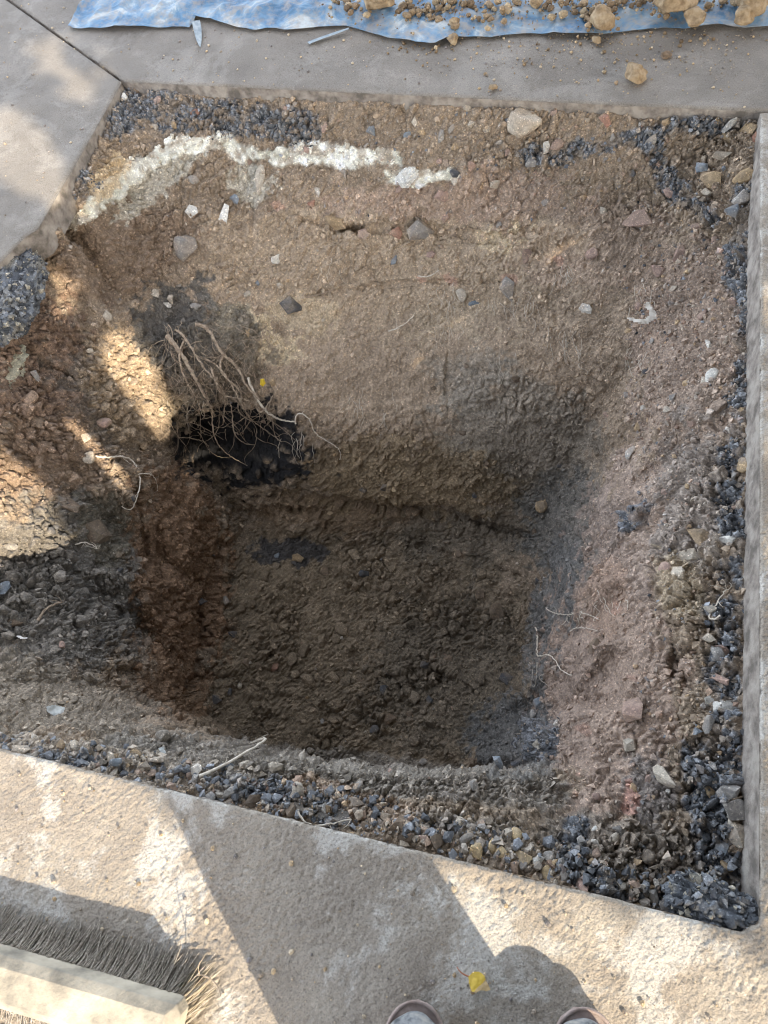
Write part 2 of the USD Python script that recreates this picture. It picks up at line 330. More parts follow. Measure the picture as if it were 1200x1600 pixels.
scrape = (meshkit.fbm(np.stack([P3[:, 0] * 75 + P3[:, 1] * 9, P3[:, 1] * 5, P3[:, 2] * 7], 1), 3, 25) - .5).reshape(Z0.shape) * smooth01(blob(650, 600, 300, 230, 0, .2) * 2)
D = scrape * .009 + big * .055 + mid * .030 * (.5 + ROUGHZ) + fine * .007 + (.15 + ROUGHZ) * (C1 * .016 * patchy + C2 * .0095 * (.35 + .65 * patchy) + C3 * .0050)

# strata and patches: albedo of the soil, laid out over the surface
COL = np.zeros((*Z0.shape, 3)) + (.245, .178, .122)
def paint(b, c, k=1.0, sharp=3.6):
    global COL; w = (smooth01(b * sharp + .15) * k)[..., None]; COL = COL * (1 - w) + np.array(c) * w
paint(blob(560, 1020, 330, 260, 0, .2), (.168, .124, .082))                      # pit floor
paint(blob(700, 1060, 140, 130, 0, .4), (.128, .100, .072), .8)
paint(blob(470, 930, 120, 80, 0, .5), (.18, .132, .086), .7)
paint(blob(640, 740, 230, 60, 4, .4), (.200, .140, .082), .9)                    # yellow brown band low on the far wall
paint(blob(560, 800, 200, 34, 2, .5), (.18, .115, .066), .7)
paint(blob(740, 830, 150, 50, 0, .4), (.15, .118, .086), .8)
paint(blob(820, 690, 150, 110, 30, .4), (.165, .147, .122), .55)                  # grey clay in the far right corner
paint(blob(730, 590, 60, 60, 0, .7), (.19, .162, .13), .5)
paint(blob(650, 760, 200, 50, 0, .6), (.235, .165, .095), .7)
paint(blob(900, 830, 110, 90, 60, .3), (.130, .120, .106), .9)
paint(blob(872, 1000, 50, 185, 6, .25), (.125, .122, .116), .95)                  # dark clay band of the right wall
paint(blob(830, 1150, 110, 70, 0, .3), (.115, .114, .110), .95)
paint(blob(960, 1090, 120, 250, 4, .35), (.285, .198, .148), .95)                # pinkish slope
paint(blob(1010, 820, 100, 140, 20, .4), (.27, .195, .152), .8)
paint(blob(950, 940, 40, 60, 0, .5), (.30, .195, .135), .7)
paint(blob(1090, 560, 110, 220, 0, .4), (.25, .178, .135), .8)
paint(blob(1080, 800, 60, 150, 0, .5), (.21, .175, .148), .7)
paint(blob(1060, 920, 42, 60, 0, .4), (.34, .255, .165), .8)
paint(blob(600, 420, 330, 110, 0, .5), (.265, .195, .130), .7)                   # upper far wall
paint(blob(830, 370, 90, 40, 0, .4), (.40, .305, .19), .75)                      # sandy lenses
paint(blob(390, 520, 75, 45, 20, .4), (.40, .31, .195), .85)  # sandy too, with the sunlight of a fleck put into its colour
paint(blob(470, 490, 70, 30, 0, .5), (.33, .25, .16), .7)
paint(blob(700, 500, 90, 35, 0, .5), (.29, .22, .15), .6)
paint(blob(740, 310, 220, 45, 0, .5), (.27, .188, .14), .7)
paint(blob(930, 380, 150, 80, 0, .5), (.25, .175, .125), .7)
paint(blob(180, 400, 130, 80, -20, .4), (.20, .135, .09), .85)                  # red brown soil of the left corner
paint(blob(80, 590, 120, 130, 0, .4), (.17, .105, .070), .9)
paint(blob(150, 620, 60, 110, -20, .5), (.125, .098, .076), .8)
paint(blob(60, 720, 120, 90, 0, .4), (.19, .125, .082), .8)
paint(blob(200, 600, 70, 110, -15, .4), (.31, .225, .145), .8)  # lightened along the sun fleck: sunlight put into the soil colour
paint(blob(290, 640, 60, 45, 0, .4), (.33, .255, .17), .7)  # paler for the next fleck, its sunlight painted in as well
paint(blob(100, 920, 210, 160, 0, .3), (.150, .132, .112), .95)                  # dark grey clay low on the left
paint(blob(170, 830, 60, 60, 0, .5), (.135, .110, .074), .6)
paint(blob(280, 900, 85, 200, -4, .35), (.215, .125, .070), .95)                 # rusty brown flank beside the floor
paint(blob(270, 1080, 60, 60, 0, .4), (.195, .115, .064), .8)
paint(blob(90, 1095, 190, 60, 15, .4), (.22, .178, .135), .85)
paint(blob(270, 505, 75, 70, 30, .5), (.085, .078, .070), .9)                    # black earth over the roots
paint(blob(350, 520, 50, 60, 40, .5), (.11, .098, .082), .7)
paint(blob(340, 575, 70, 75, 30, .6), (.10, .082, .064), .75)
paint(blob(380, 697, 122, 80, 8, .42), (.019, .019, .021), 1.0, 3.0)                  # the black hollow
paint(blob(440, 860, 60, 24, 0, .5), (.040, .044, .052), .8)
paint(polyline([(180, 1180), (500, 1200), (700, 1225), (860, 1230)], 34, .3), (.215, .190, .162), .65)   # grey lip of the near wall
paint(polyline([(0, 1165), (300, 1215), (560, 1260), (800, 1320)], 30, .5), (.30, .24, .185), .85)
paint(polyline([(480, 1235), (640, 1275)], 26, .5), (.36, .25, .17), .8)
paint(blob(1000, 1340, 200, 60, 14, .3), (.20, .158, .122), .9)
paint(blob(1010, 1240, 45, 60, 0, .5), (.17, .145, .13), .8)
paint(blob(985, 1250, 14, 34, 0, .4), (.36, .18, .13), .8)                      # crushed brick
for q in ((870, 405), (705, 437), (655, 435), (915, 1140), (905, 1210), (960, 950), (800, 435), (1140, 395), (430, 320), (990, 1060)):
    paint(blob(*q, 15, 8, 20, .8), (.33, .185, .13), .6)
ASPH = np.maximum.reduce([polyline([(205, 150), (260, 175), (340, 185), (420, 195), (470, 200)], 34, .5), blob(190, 190, 34, 30, 0, .5),
    polyline([(830, 245), (900, 235), (985, 220), (1060, 200), (1180, 185)], 17, .7), polyline([(1010, 215), (1050, 290), (1110, 350)], 20, .8),
    polyline([(1165, 300), (1150, 420), (1170, 480), (1160, 620), (1165, 650)], 22, .6), polyline([(1150, 680), (1140, 760), (1155, 860), (1140, 900)], 24, .6),
    polyline([(1140, 960), (1130, 1080), (1130, 1180), (1100, 1260), (1120, 1340), (1140, 1400)], 36, .55), blob(1110, 1190, 60, 60, 0, .5),
    polyline([(60, 1178), (170, 1195), (190, 1200)], 12, .4), polyline([(340, 1230), (420, 1235), (520, 1275)], 26, .5), blob(690, 1290, 36, 22, 0, .5),
    polyline([(900, 1290), (890, 1350), (930, 1380), (1060, 1420)], 22, .5), blob(845, 1155, 40, 40, 0, .5), blob(1000, 810, 30, 26, 0, .6), blob(130, 300, 24, 40, 30, .5)])
aw = smooth01(ASPH * 2.2)
awc = (aw * (.35 + .65 * smooth01((WARP - .40) * 6)))[..., None]
COL = COL * (1 - awc) + awc * (np.array([.078, .082, .089]) + (.16 * np.clip(C2.clip(-.6, .6) + .1, 0, 1) * (WARP > .52))[..., None] * np.array([.97, 1.0, 1.06]))
LOWF = (meshkit.fbm(P3 * 11, 3, 87).reshape(Z0.shape) - .52) * 1.5
MORT = LOWF + np.maximum(polyline([(112, 342), (175, 302), (215, 262), (290, 232), (345, 222), (380, 238), (440, 240), (520, 243), (600, 242), (618, 250)], 18, .55),
                  polyline([(612, 274), (660, 278), (705, 272)], 15, .6))
mw = smooth01(MORT * 3.2)
smear = np.maximum(blob(395, 290, 34, 40, -20, .5), blob(235, 280, 95, 40, -28, .6))
paint(smear, (.44, .405, .335), .7)
mwc = (mw * (.30 + .70 * smooth01((meshkit.fbm(P3 * 34, 3, 88).reshape(Z0.shape) - .38) * 5)))[..., None]
COL = COL * (1 - mwc) + mwc * (np.array([.52, .50, .425]) + ((WARP - .5) * .5)[..., None])
paint(blob(165, 285, 26, 44, 30, .4), (.46, .33, .19), .8)  # warm sunlit spot painted over the mortar
paint(polyline([(400, 235), (470, 170)], 8, .5), (.2, .16, .12), .0)
D = D * (1 - .8 * mw) + mw * (.009 + .010 * (WARP - .5)) + aw * (C2 * .007 + C1 * .006)
COL *= (0.80 + 0.42 * np.clip(mid + .5, 0, 1) + 0.28 * (C1 + .1) * ROUGHZ * .5)[..., None]  # crevice shade in the colour: cracks and dips darker, clod tops lighter
COL *= (0.86 + .28 * meshkit.fbm(P3 * 3.2, 3, 41).reshape(Z0.shape))[..., None]
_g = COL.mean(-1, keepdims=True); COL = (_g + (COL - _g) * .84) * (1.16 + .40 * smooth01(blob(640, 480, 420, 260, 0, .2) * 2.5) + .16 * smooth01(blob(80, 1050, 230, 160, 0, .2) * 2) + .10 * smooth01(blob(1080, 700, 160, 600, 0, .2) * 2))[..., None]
_s = (COL.max(-1, keepdims=True) - COL.min(-1, keepdims=True)) / COL.max(-1, keepdims=True)
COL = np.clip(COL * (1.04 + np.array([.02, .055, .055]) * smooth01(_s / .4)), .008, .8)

rimk = smooth01(np.minimum.reduce([GXX - (RX0 - .1), RX1 + .02 - GXX, GYY - RY0 + .02, RY1 + .02 - GYY]) / .03)     # calm beneath the slabs
V = V + N1 * (D * rimk)[..., None]
V[..., 2] = np.where((GXX > RX1 - .012) | (GYY > RY1 - .01) | (GYY < RY0 + .01) | ((GXX < RX0 + .01) & (GYY > 1.5)), np.minimum(V[..., 2], -.024), V[..., 2])
NRM = grid_normals(V)
QX, QY, QD = pix(V)

# the visible point behind a pixel of the photograph
_cell = {}
_ix, _iy = (QX.ravel() // 6).astype(int), (QY.ravel() // 6).astype(int)
_ok = (_ix > -20) & (_ix < 220) & (_iy > -5) & (_iy < 280)
_near = np.full((300, 250), 1e9); np.minimum.at(_near, (_iy[_ok] + 8, _ix[_ok] + 22), QD.ravel()[_ok])
VIS = np.zeros(QX.size, bool); VIS[_ok] = QD.ravel()[_ok] < _near[_iy[_ok] + 8, _ix[_ok] + 22] + .06
_vi = np.nonzero(VIS)[0]; _tree = cKDTree(np.stack([QX.ravel()[_vi], QY.ravel()[_vi]], 1))
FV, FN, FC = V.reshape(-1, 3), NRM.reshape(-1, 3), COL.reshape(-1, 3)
def hit(px, py):
    d, i = _tree.query([px, py], k=6); k = _vi[i[np.argmin(QD.ravel()[_vi[i]] + d * .01)]]
    return FV[k], FN[k], FC[k]

pit = thing('pit', None, None, kind='structure')
ii = np.arange(NY * NX).reshape(NY, NX)
A, B, C, Dd = ii[:-1, :-1], ii[:-1, 1:], ii[1:, 1:], ii[1:, :-1]
F = np.concatenate([np.stack([A, B, C], -1), np.stack([A, C, Dd], -1)], 0).reshape(-1, 3)
fv = F[:, 0]
zone = np.zeros(len(FV), int)
ang = np.arctan2(FV[:, 1] - .75, (FV[:, 0] + .5) * 1.02) + (WARP.ravel() - .5) * .12
zone[(ang > .78) & (ang < 2.42)] = 0; zone[(ang <= .78) & (ang > -.86)] = 1; zone[(ang >= 2.42) | (ang < -2.42)] = 2; zone[(ang <= -.86) & (ang >= -2.42)] = 3
zone[FV[:, 2] < -1.17] = 4
zone[aw.ravel() > .5] = 5; zone[mw.ravel() > .5] = 6
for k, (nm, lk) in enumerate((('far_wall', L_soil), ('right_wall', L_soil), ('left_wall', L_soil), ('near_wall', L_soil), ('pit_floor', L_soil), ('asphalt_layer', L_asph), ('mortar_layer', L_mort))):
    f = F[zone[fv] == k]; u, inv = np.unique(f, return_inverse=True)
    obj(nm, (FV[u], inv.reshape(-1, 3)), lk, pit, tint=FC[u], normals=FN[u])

# loose crumbs, grit and broken asphalt lying on the surface: far too many to count
def scatter(name, n, weight, size, mat, colour, sub=0, seed=1, parent=pit, sink=.25, flat=(.55, 1.0)):
    r = np.random.default_rng(seed); w = np.where(VIS, weight.ravel(), 0); w = w / w.sum()
    idx = r.choice(len(FV), n, p=w); protos = [shard(seed * 50 + k, 9 + 5 * sub) for k in range(24)]; off = 0
    s = size[0] * (size[1] / size[0]) ** (r.random(n) ** 2.4)
    vs, fs, cs = [], [], []
    for k, i in enumerate(idx):
        Rm = frame(FN[i] + r.normal(0, .35, 3), r.uniform(0, 6.28)); sc = s[k] * np.array([r.uniform(.7, 1.3), r.uniform(.7, 1.1), r.uniform(*flat)])
        pv, pf = protos[r.integers(24)]
        vs.append((pv * sc) @ Rm.T + FV[i] + FN[i] * s[k] * (.5 - sink) * .6); fs.append(pf + off); off += len(pv)
        c = colour(r, FC[i]); cs.append(np.repeat(c[None], len(pv), 0))
    o = obj(name, (np.concatenate(vs), np.concatenate(fs)), mat, parent, smooth=False, tint=np.clip(np.concatenate(cs), .01, .8))
    return tag(o, kind='stuff')
def same(r, c): return c * r.uniform(.75, 1.45)
def mixed(r, c):
    pal = [(.34, .31, .27), (.42, .37, .30), (.30, .20, .15), (.25, .22, .19), (.55, .52, .47), (.38, .26, .14), (.17, .18, .19)]
    return np.array(pal[r.choice(7, p=[.2, .12, .26, .2, .03, .08, .11])]) * r.uniform(.75, 1.3) * .6 + c * .45 * r.uniform(.7, 1.3)
def tarry(r, c):
    q = r.random()
    return np.array((.055, .059, .066)) * r.uniform(.7, 2.4) if q < .34 else np.array((.205, .214, .228)) * r.uniform(.6, 1.5) if q < .66 else np.array((.30, .255, .21)) * r.uniform(.6, 1.3)
calm = 1 - .75 * smooth01(blob(650, 590, 230, 150, 0, .2) * 2)
upper = smooth01((V[..., 2] + .62) * 4); low = smooth01((-.5 - V[..., 2]) * 4)
rightz = smooth01(np.maximum(blob(1080, 560, 130, 380), blob(1060, 1150, 120, 300)) * 2)
topz = smooth01(blob(780, 250, 480, 110) * 2)
scatter('soil_crumbs', 30000, (.25 + ROUGHZ) * calm, (.0032, .021), L_crumb, same, 0, 5)
scatter('gravel', 6000, .1 * (ROUGHZ * .4 + .05) + .55 * rightz + .6 * topz, (.003, .016), L_crumb, mixed, 0, 6)
scatter('asphalt_crumbs', 9000, aw * (.15 + (WARP > .47)) + .03 * topz + .04 * rightz, (.0026, .0145), L_asph, tarry, 0, 8)
nearz = smooth01(polyline([(0, 1175), (300, 1225), (600, 1280), (850, 1340), (1080, 1410)], 40, .3) * 2)
scatter('edge_rubble', 2600, nearz, (.004, .027), L_crumb, lambda r, c: mixed(r, c) if r.random() < .6 else np.array((.19, .198, .212)) * r.uniform(.5, 1.5), 1, 9)

# stones one can pick apart: (px, py, width px, height px, turn, look)
ST = [(820,192,46,36,-25,L_pale),(950,187,19,17,0,L_red),(1140,196,24,12,-55,L_white),(1043,192,15,11,0,L_tan),(1120,190,13,9,0,L_tan),(1015,223,22,13,-35,L_pale),(870,227,22,14,-30,L_pink),(852,230,10,18,5,L_white),
 (830,253,16,13,0,L_grey),(1097,262,18,13,0,L_blue),(1115,280,28,24,0,L_tan),(1162,277,28,17,-25,L_tan),(1125,242,26,11,-5,L_pale),(1157,310,22,22,0,L_grey),(1145,330,18,20,20,L_blue),(1185,218,17,20,0,L_red),
 (1170,202,20,16,0,L_tan),(1135,215,16,10,0,L_tan),(773,286,13,14,0,L_pale),(692,305,24,20,0,L_pink),(653,365,40,27,0,L_grey),(622,366,20,18,0,L_red),(695,340,13,14,0,L_pink),(941,329,11,11,0,L_pale),(925,396,20,17,0,L_pink),
 (822,396,14,20,0,L_pink),(1030,422,22,16,0,L_pink),(1060,395,13,26,0,L_pink),(1000,345,40,24,10,L_pink),(1045,300,16,13,0,L_pink),(917,482,20,16,20,L_white),(791,452,26,36,0,L_grey),(742,472,20,8,-5,L_blue),(720,460,18,20,0,L_pale),
 (1113,588,17,30,20,L_white),(1100,597,10,18,10,L_pale),(1108,541,10,18,-10,L_white),(985,710,13,22,30,L_white),(1005,636,9,9,0,L_white),(948,648,11,9,0,L_pink),(1160,728,24,26,0,L_tan),(848,788,19,24,0,L_tan),
 (290,384,34,36,10,L_grey),(350,338,14,28,25,L_white),(300,328,20,18,0,L_white),(432,405,14,18,20,L_white),(366,312,16,14,0,L_blue),(405,282,14,40,15,L_pale),(497,300,9,14,-20,L_white),(487,318,12,9,0,L_red),(525,350,30,22,0,L_tan),(568,366,18,17,0,L_pink),
 (617,407,8,16,30,L_blue),(404,443,9,9,0,L_blue),(460,478,32,26,0,L_dark),(165,492,15,15,20,L_pale),(242,458,15,12,30,L_pale),(268,468,10,14,0,L_pale),(260,478,12,8,0,L_white),(52,590,18,13,20,L_grey),(140,549,11,7,20,L_pale),
 (165,660,20,16,0,L_pink),(140,715,18,18,0,L_pale),(135,685,14,14,0,L_pale),(60,660,22,20,0,L_brown),(115,790,24,24,0,L_brown),(20,855,24,16,0,L_grey),(5,920,18,24,0,L_blue),(22,972,20,12,0,L_brown),(150,830,40,44,0,L_brown),
 (404,1043,16,16,0,L_brown),(430,1041,14,14,0,L_red),(375,1070,11,11,0,L_pale),(337,1094,15,16,0,L_dark),(332,1020,18,14,0,L_brown),(383,1038,12,16,0,L_brown),(508,893,12,20,0,L_brown),(433,867,10,10,0,L_blue),(465,872,20,16,0,L_tan),
 (750,928,15,14,0,L_brown),(776,956,22,26,-20,L_brown),(663,1040,18,12,0,L_dark),(600,1078,14,18,0,L_dark),(672,1092,13,13,0,L_dark),(610,1125,20,18,0,L_brown),(640,1115,13,11,0,L_brown),(585,1140,16,14,0,L_dark),(715,865,10,12,0,L_brown),(567,897,18,12,0,L_dark),
 (792,1062,22,20,0,L_dark),(842,1098,19,17,0,L_blue),(833,1115,12,17,0,L_grey),(830,1165,11,11,0,L_blue),(775,1190,17,20,0,L_blue),(815,1190,24,14,0,L_dark),(868,1133,10,10,0,L_white),(930,1008,26,24,0,L_brown),(990,1110,34,40,0,L_pink),
 (985,1165,18,18,0,L_pale),(1035,1212,20,44,-20,L_pale),(1043,1236,9,9,0,L_white),(1110,1095,16,14,0,L_white),(1138,1104,44,22,10,L_white),(1105,1130,16,26,0,L_grey),(1085,1142,14,14,0,L_blue),(1105,997,22,14,5,L_pale),(1113,950,18,12,0,L_pale),
 (1090,840,34,32,0,L_tan),(1138,843,22,14,0,L_white),(1075,870,26,20,0,L_pale),(1060,895,26,22,0,L_pale),(1040,888,20,20,0,L_pink),(1120,1020,18,22,0,L_grey),(1130,1018,20,17,0,L_pink),(1128,1060,26,14,0,L_pink),(1110,1240,15,20,0,L_tan),
 (1140,1240,32,28,0,L_grey),(1147,1265,34,26,0,L_grey),(1150,1300,28,36,-20,L_pale),(1162,1312,22,20,0,L_pale),(1135,1355,19,19,0,L_tan),(1145,1275,14,12,0,L_grey),(1128,1325,20,22,0,L_blue),(1095,1380,20,20,0,L_blue),(1075,1365,22,18,0,L_blue),
 (930,1294,10,6,0,L_white),(968,1295,22,14,0,L_grey),(962,1310,12,16,20,L_pale),(927,1314,12,7,0,L_white),(932,1244,12,10,0,L_pink),(1002,1320,8,8,0,L_white),(1000,1407,12,16,-30,L_pale),(1020,1400,14,20,0,L_grey),(910,1385,18,26,-20,L_pink),
 (840,1345,18,16,0,L_white),(857,1342,16,16,0,L_grey),(817,1340,25,22,10,L_clod),(800,1338,15,15,0,L_clod),(785,1335,19,18,0,L_clod),(768,1322,18,22,0,L_clod),(748,1332,20,26,0,L_clod),(808,1303,16,20,0,L_clod),(856,1366,20,22,0,L_clod),(730,1308,26,12,-30,L_grey),
 (358,1237,24,22,0,L_grey),(395,1250,24,18,0,L_brown),(465,1240,19,32,15,L_pale),(487,1238,14,20,0,L_grey),(455,1264,20,24,0,L_brown),(505,1272,16,16,0,L_grey),(535,1281,30,30,30,L_grey),(617,1287,34,24,0,L_brown),(560,1228,18,16,0,L_grey),(430,1197,22,14,0,L_pale),(380,1195,18,12,0,L_pale),
 (640,1310,26,20,0,L_brown),(680,1312,22,20,0,L_brown),(520,1262,18,18,0,L_brown),(570,1290,16,14,0,L_brown),(710,1243,34,12,10,L_grey),(660,1190,14,10,0,L_grey),(740,1225,16,18,0,L_grey),(275,1202,14,12,0,L_grey),(180,1190,18,12,0,L_blue),(225,1205,16,12,0,L_brown),
 (580,205,14,14,0,L_blue),(635,210,12,14,0,L_blue),(660,207,12,10,0,L_tan),(305,176,13,12,0,L_red),(272,195,10,10,0,L_tan),(195,152,9,9,0,L_white),(300,280,16,12,0,L_grey),(520,233,8,8,0,L_pale),(735,260,16,14,0,L_pink),(710,270,14,12,0,L_dark)]
keep = np.zeros(len(ST))
pts_used = []
r = np.random.default_rng(17)
TONE = {id(L_grey): (.27, .255, .235), id(L_pale): (.44, .39, .32), id(L_white): (.58, .56, .51), id(L_tan): (.36, .265, .16), id(L_pink): (.32, .225, .185), id(L_red): (.31, .165, .12), id(L_dark): (.075, .078, .085), id(L_blue): (.19, .22, .25), id(L_brown): (.15, .112, .08), id(L_clod): (.50, .38, .22)}
def put_stone(px, py, w, h, rot, mat, seed, sink=.08):
    p, n, soil = hit(px, py); dist = np.linalg.norm(p - [0, 0, EYE]); u = dist / FPX
    view = np.array([0, 0, EYE]) - p; view /= np.linalg.norm(view)
    nn = n * .75 + view * .6; nn /= np.linalg.norm(nn)
    broken = mat not in (L_clod,) and r.random() < .72
    if broken:
        pv, pf = shard(seed, 15); m = trimesh.Trimesh(pv * np.array([w * u, h * u, min(w, h) * u * .6]), pf, process=False); m = m.subdivide() if max(w, h) > 18 else m
    else: m = stone((w * u, h * u, min(w, h) * u * .62), seed, 1 if max(w, h) < 24 else 2, r.uniform(.0, .5))
    right = ROT[:, 0] - nn * (ROT[:, 0] @ nn); right /= np.linalg.norm(right); fw = np.cross(nn, right)
    a = math.radians(-rot); Rm = np.stack([math.cos(a) * right + math.sin(a) * fw, -math.sin(a) * right + math.cos(a) * fw, nn], 1)
    q = m.vertices; dust = smooth01((meshkit.fbm(q / (max(w, h) * u) * 2.2 + seed, 3, seed % 89) - .38) * 3.2 - q[:, 2:] .T[0] / (min(w, h) * u) * .5)[:, None] * .6
    c = np.array(TONE[id(mat)]) * r.uniform(.8, 1.1); c = c * (1 - dust) + (soil * .7 + np.array((.24, .18, .13)) * .3) * dust
    mm = moved(m, Rm, p + nn * min(w, h) * u * sink); obj('stone', mm, L_stone, pit, tint=c, normals=None if broken else meshkit.arrays(mm, True)[2], smooth=False)
for k, (px, py, w, h, rot, m) in enumerate(ST):
    put_stone(px, py, w * 1.02, h * 1.02, rot, m, 300 + k); pts_used.append((px, py))
wz = (.08 + 1.1 * rightz + .9 * topz + .35 * ROUGHZ * .4 + .6 * nearz).ravel() * VIS * (QX.ravel() > 5) * (QX.ravel() < 1180)
idx = r.choice(len(FV), 2500, p=wz / wz.sum()); made = 0
for i in idx:
    q = np.array([QX.ravel()[i], QY.ravel()[i]])
    if min(np.hypot(*(q - u)) for u in pts_used) < 19: continue
    s = r.uniform(8, 13); lowp = FV[i, 2] < -.6
    lk = [L_grey, L_pink, L_brown, L_pale, L_tan, L_dark][r.choice(6, p=[.1, .05, .5, .02, .03, .3] if lowp else [.22, .36, .16, .13, .08, .05])]
    put_stone(*q, s * r.uniform(.9, 1.4), s * r.uniform(.7, 1.0), r.uniform(0, 180), lk, 900 + made, .12); pts_used.append(tuple(q)); made += 1
    if made >= 118: break

cw = ((ROUGHZ - .75).clip(0, 1) * (.3 + (V[..., 2] < -.2))).ravel() * VIS * (QX.ravel() > 4) * (QY.ravel() > 560)
made = 0
for i in r.choice(len(FV), 3000, p=cw / cw.sum()):
    q = np.array([QX.ravel()[i], QY.ravel()[i]])
    if min(np.hypot(*(q - u)) for u in pts_used) < 17: continue
    p, n, soil = FV[i], FN[i], FC[i]; sz = .018 + .034 * r.random() ** 2.2
    m = stone((sz * r.uniform(.9, 1.4), sz, sz * .8), 4000 + made, 2, r.uniform(-.2, .3)); m.vertices *= (1 + .25 * (meshkit.fbm(m.vertices * 90 + made, 2, 5) - .5))[:, None]
    mm = moved(m, frame(n + r.normal(0, .3, 3), r.uniform(0, 6.28)), p + n * sz * .12); v, f, nr = meshkit.arrays(mm, True)
    obj('clod', mm, L_soil, pit, tint=np.clip(np.repeat((soil * r.uniform(.85, 1.35))[None], len(v), 0), .01, .7), normals=nr); pts_used.append(tuple(q)); made += 1
    if made >= 240: break

# ------------------------------------------------------------------ ground and slabs
def concrete(name, tones, stain, bump, bscale, big=9.0, fleck=.5, pit_s=0.0):
    nodes = {'g': ('geometry', {}), 'n': ('noise_texture', {'scale': big, 'detail': 6.0, 'roughness': .62}), 'r': ('rgb_ramp', {'ramp': [(.36, tones[0]), (.52, tones[1]), (.66, tones[2])]}),
             'n2': ('noise_texture', {'scale': 260.0, 'detail': 3.0, 'roughness': .7}), 'r2': ('rgb_ramp', {'ramp': [(.32, (.5,) * 3), (.45, (.92,) * 3), (.6, (1.06,) * 3), (.72, (1.4,) * 3)]}),
             'm': ('mix_color', {'blend_type': 'multiply', 'fac': .85, 'use_clamp': False}),
             'n3': ('noise_texture', {'scale': 4.2, 'detail': 8.0, 'roughness': .72, 'distortion': .4}), 'r3': ('rgb_ramp', {'ramp': [(.50, (0,) * 3), (.57, (stain,) * 3)]}),
             'm3': ('mix_color', {'b': (.47, .445, .405)}),
             'v': ('voronoi_texture', {'scale': 42.0, 'randomness': 1.0}), 'vr': ('rgb_ramp', {'ramp': [(.05, (fleck,) * 3), (.11, (1,) * 3)]}), 'm4': ('mix_color', {'blend_type': 'multiply', 'fac': 1.0}),
             'p': ('principled_bsdf', {'roughness': .9, 'specular_ior_level': .25}), 'bn': ('noise_texture', {'scale': bscale, 'detail': 5.0, 'roughness': .6}), 'b': ('bump', {'strength': bump, 'distance': .003})}
    links = [('g.position', 'n.vector'), ('n.fac', 'r.fac'), ('g.position', 'n2.vector'), ('n2.fac', 'r2.fac'), ('r.color', 'm3.a'), ('g.position', 'n3.vector'), ('n3.fac', 'r3.fac'), ('r3.color', 'm3.fac'),
             ('m3.result', 'm.a'), ('r2.color', 'm.b'), ('g.position', 'v.vector'), ('v.distance', 'vr.fac'), ('m.result', 'm4.a'), ('vr.color', 'm4.b'), ('m4.result', 'p.base_color'),
             ('g.position', 'bn.vector'), ('bn.fac', 'b.height'), ('b.normal', 'p.normal')]
    return usdkit.material(stage, '/World/Looks/' + name, nodes, links, surface='p.BSDF')
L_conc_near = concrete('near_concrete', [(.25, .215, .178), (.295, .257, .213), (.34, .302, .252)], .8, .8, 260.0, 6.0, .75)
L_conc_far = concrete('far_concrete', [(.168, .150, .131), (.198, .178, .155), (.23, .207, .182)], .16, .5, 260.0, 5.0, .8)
L_face = look('cut_concrete_face', (.13, .115, .10), (.24, .21, .185), 22, .95, .8, 170, c3=(.33, .30, .265), detail=9, lo=.36, hi=.62)
L_ground = look('tarmac_ground', (.07, .068, .064), (.15, .145, .135), 30, .9, .4, 120)

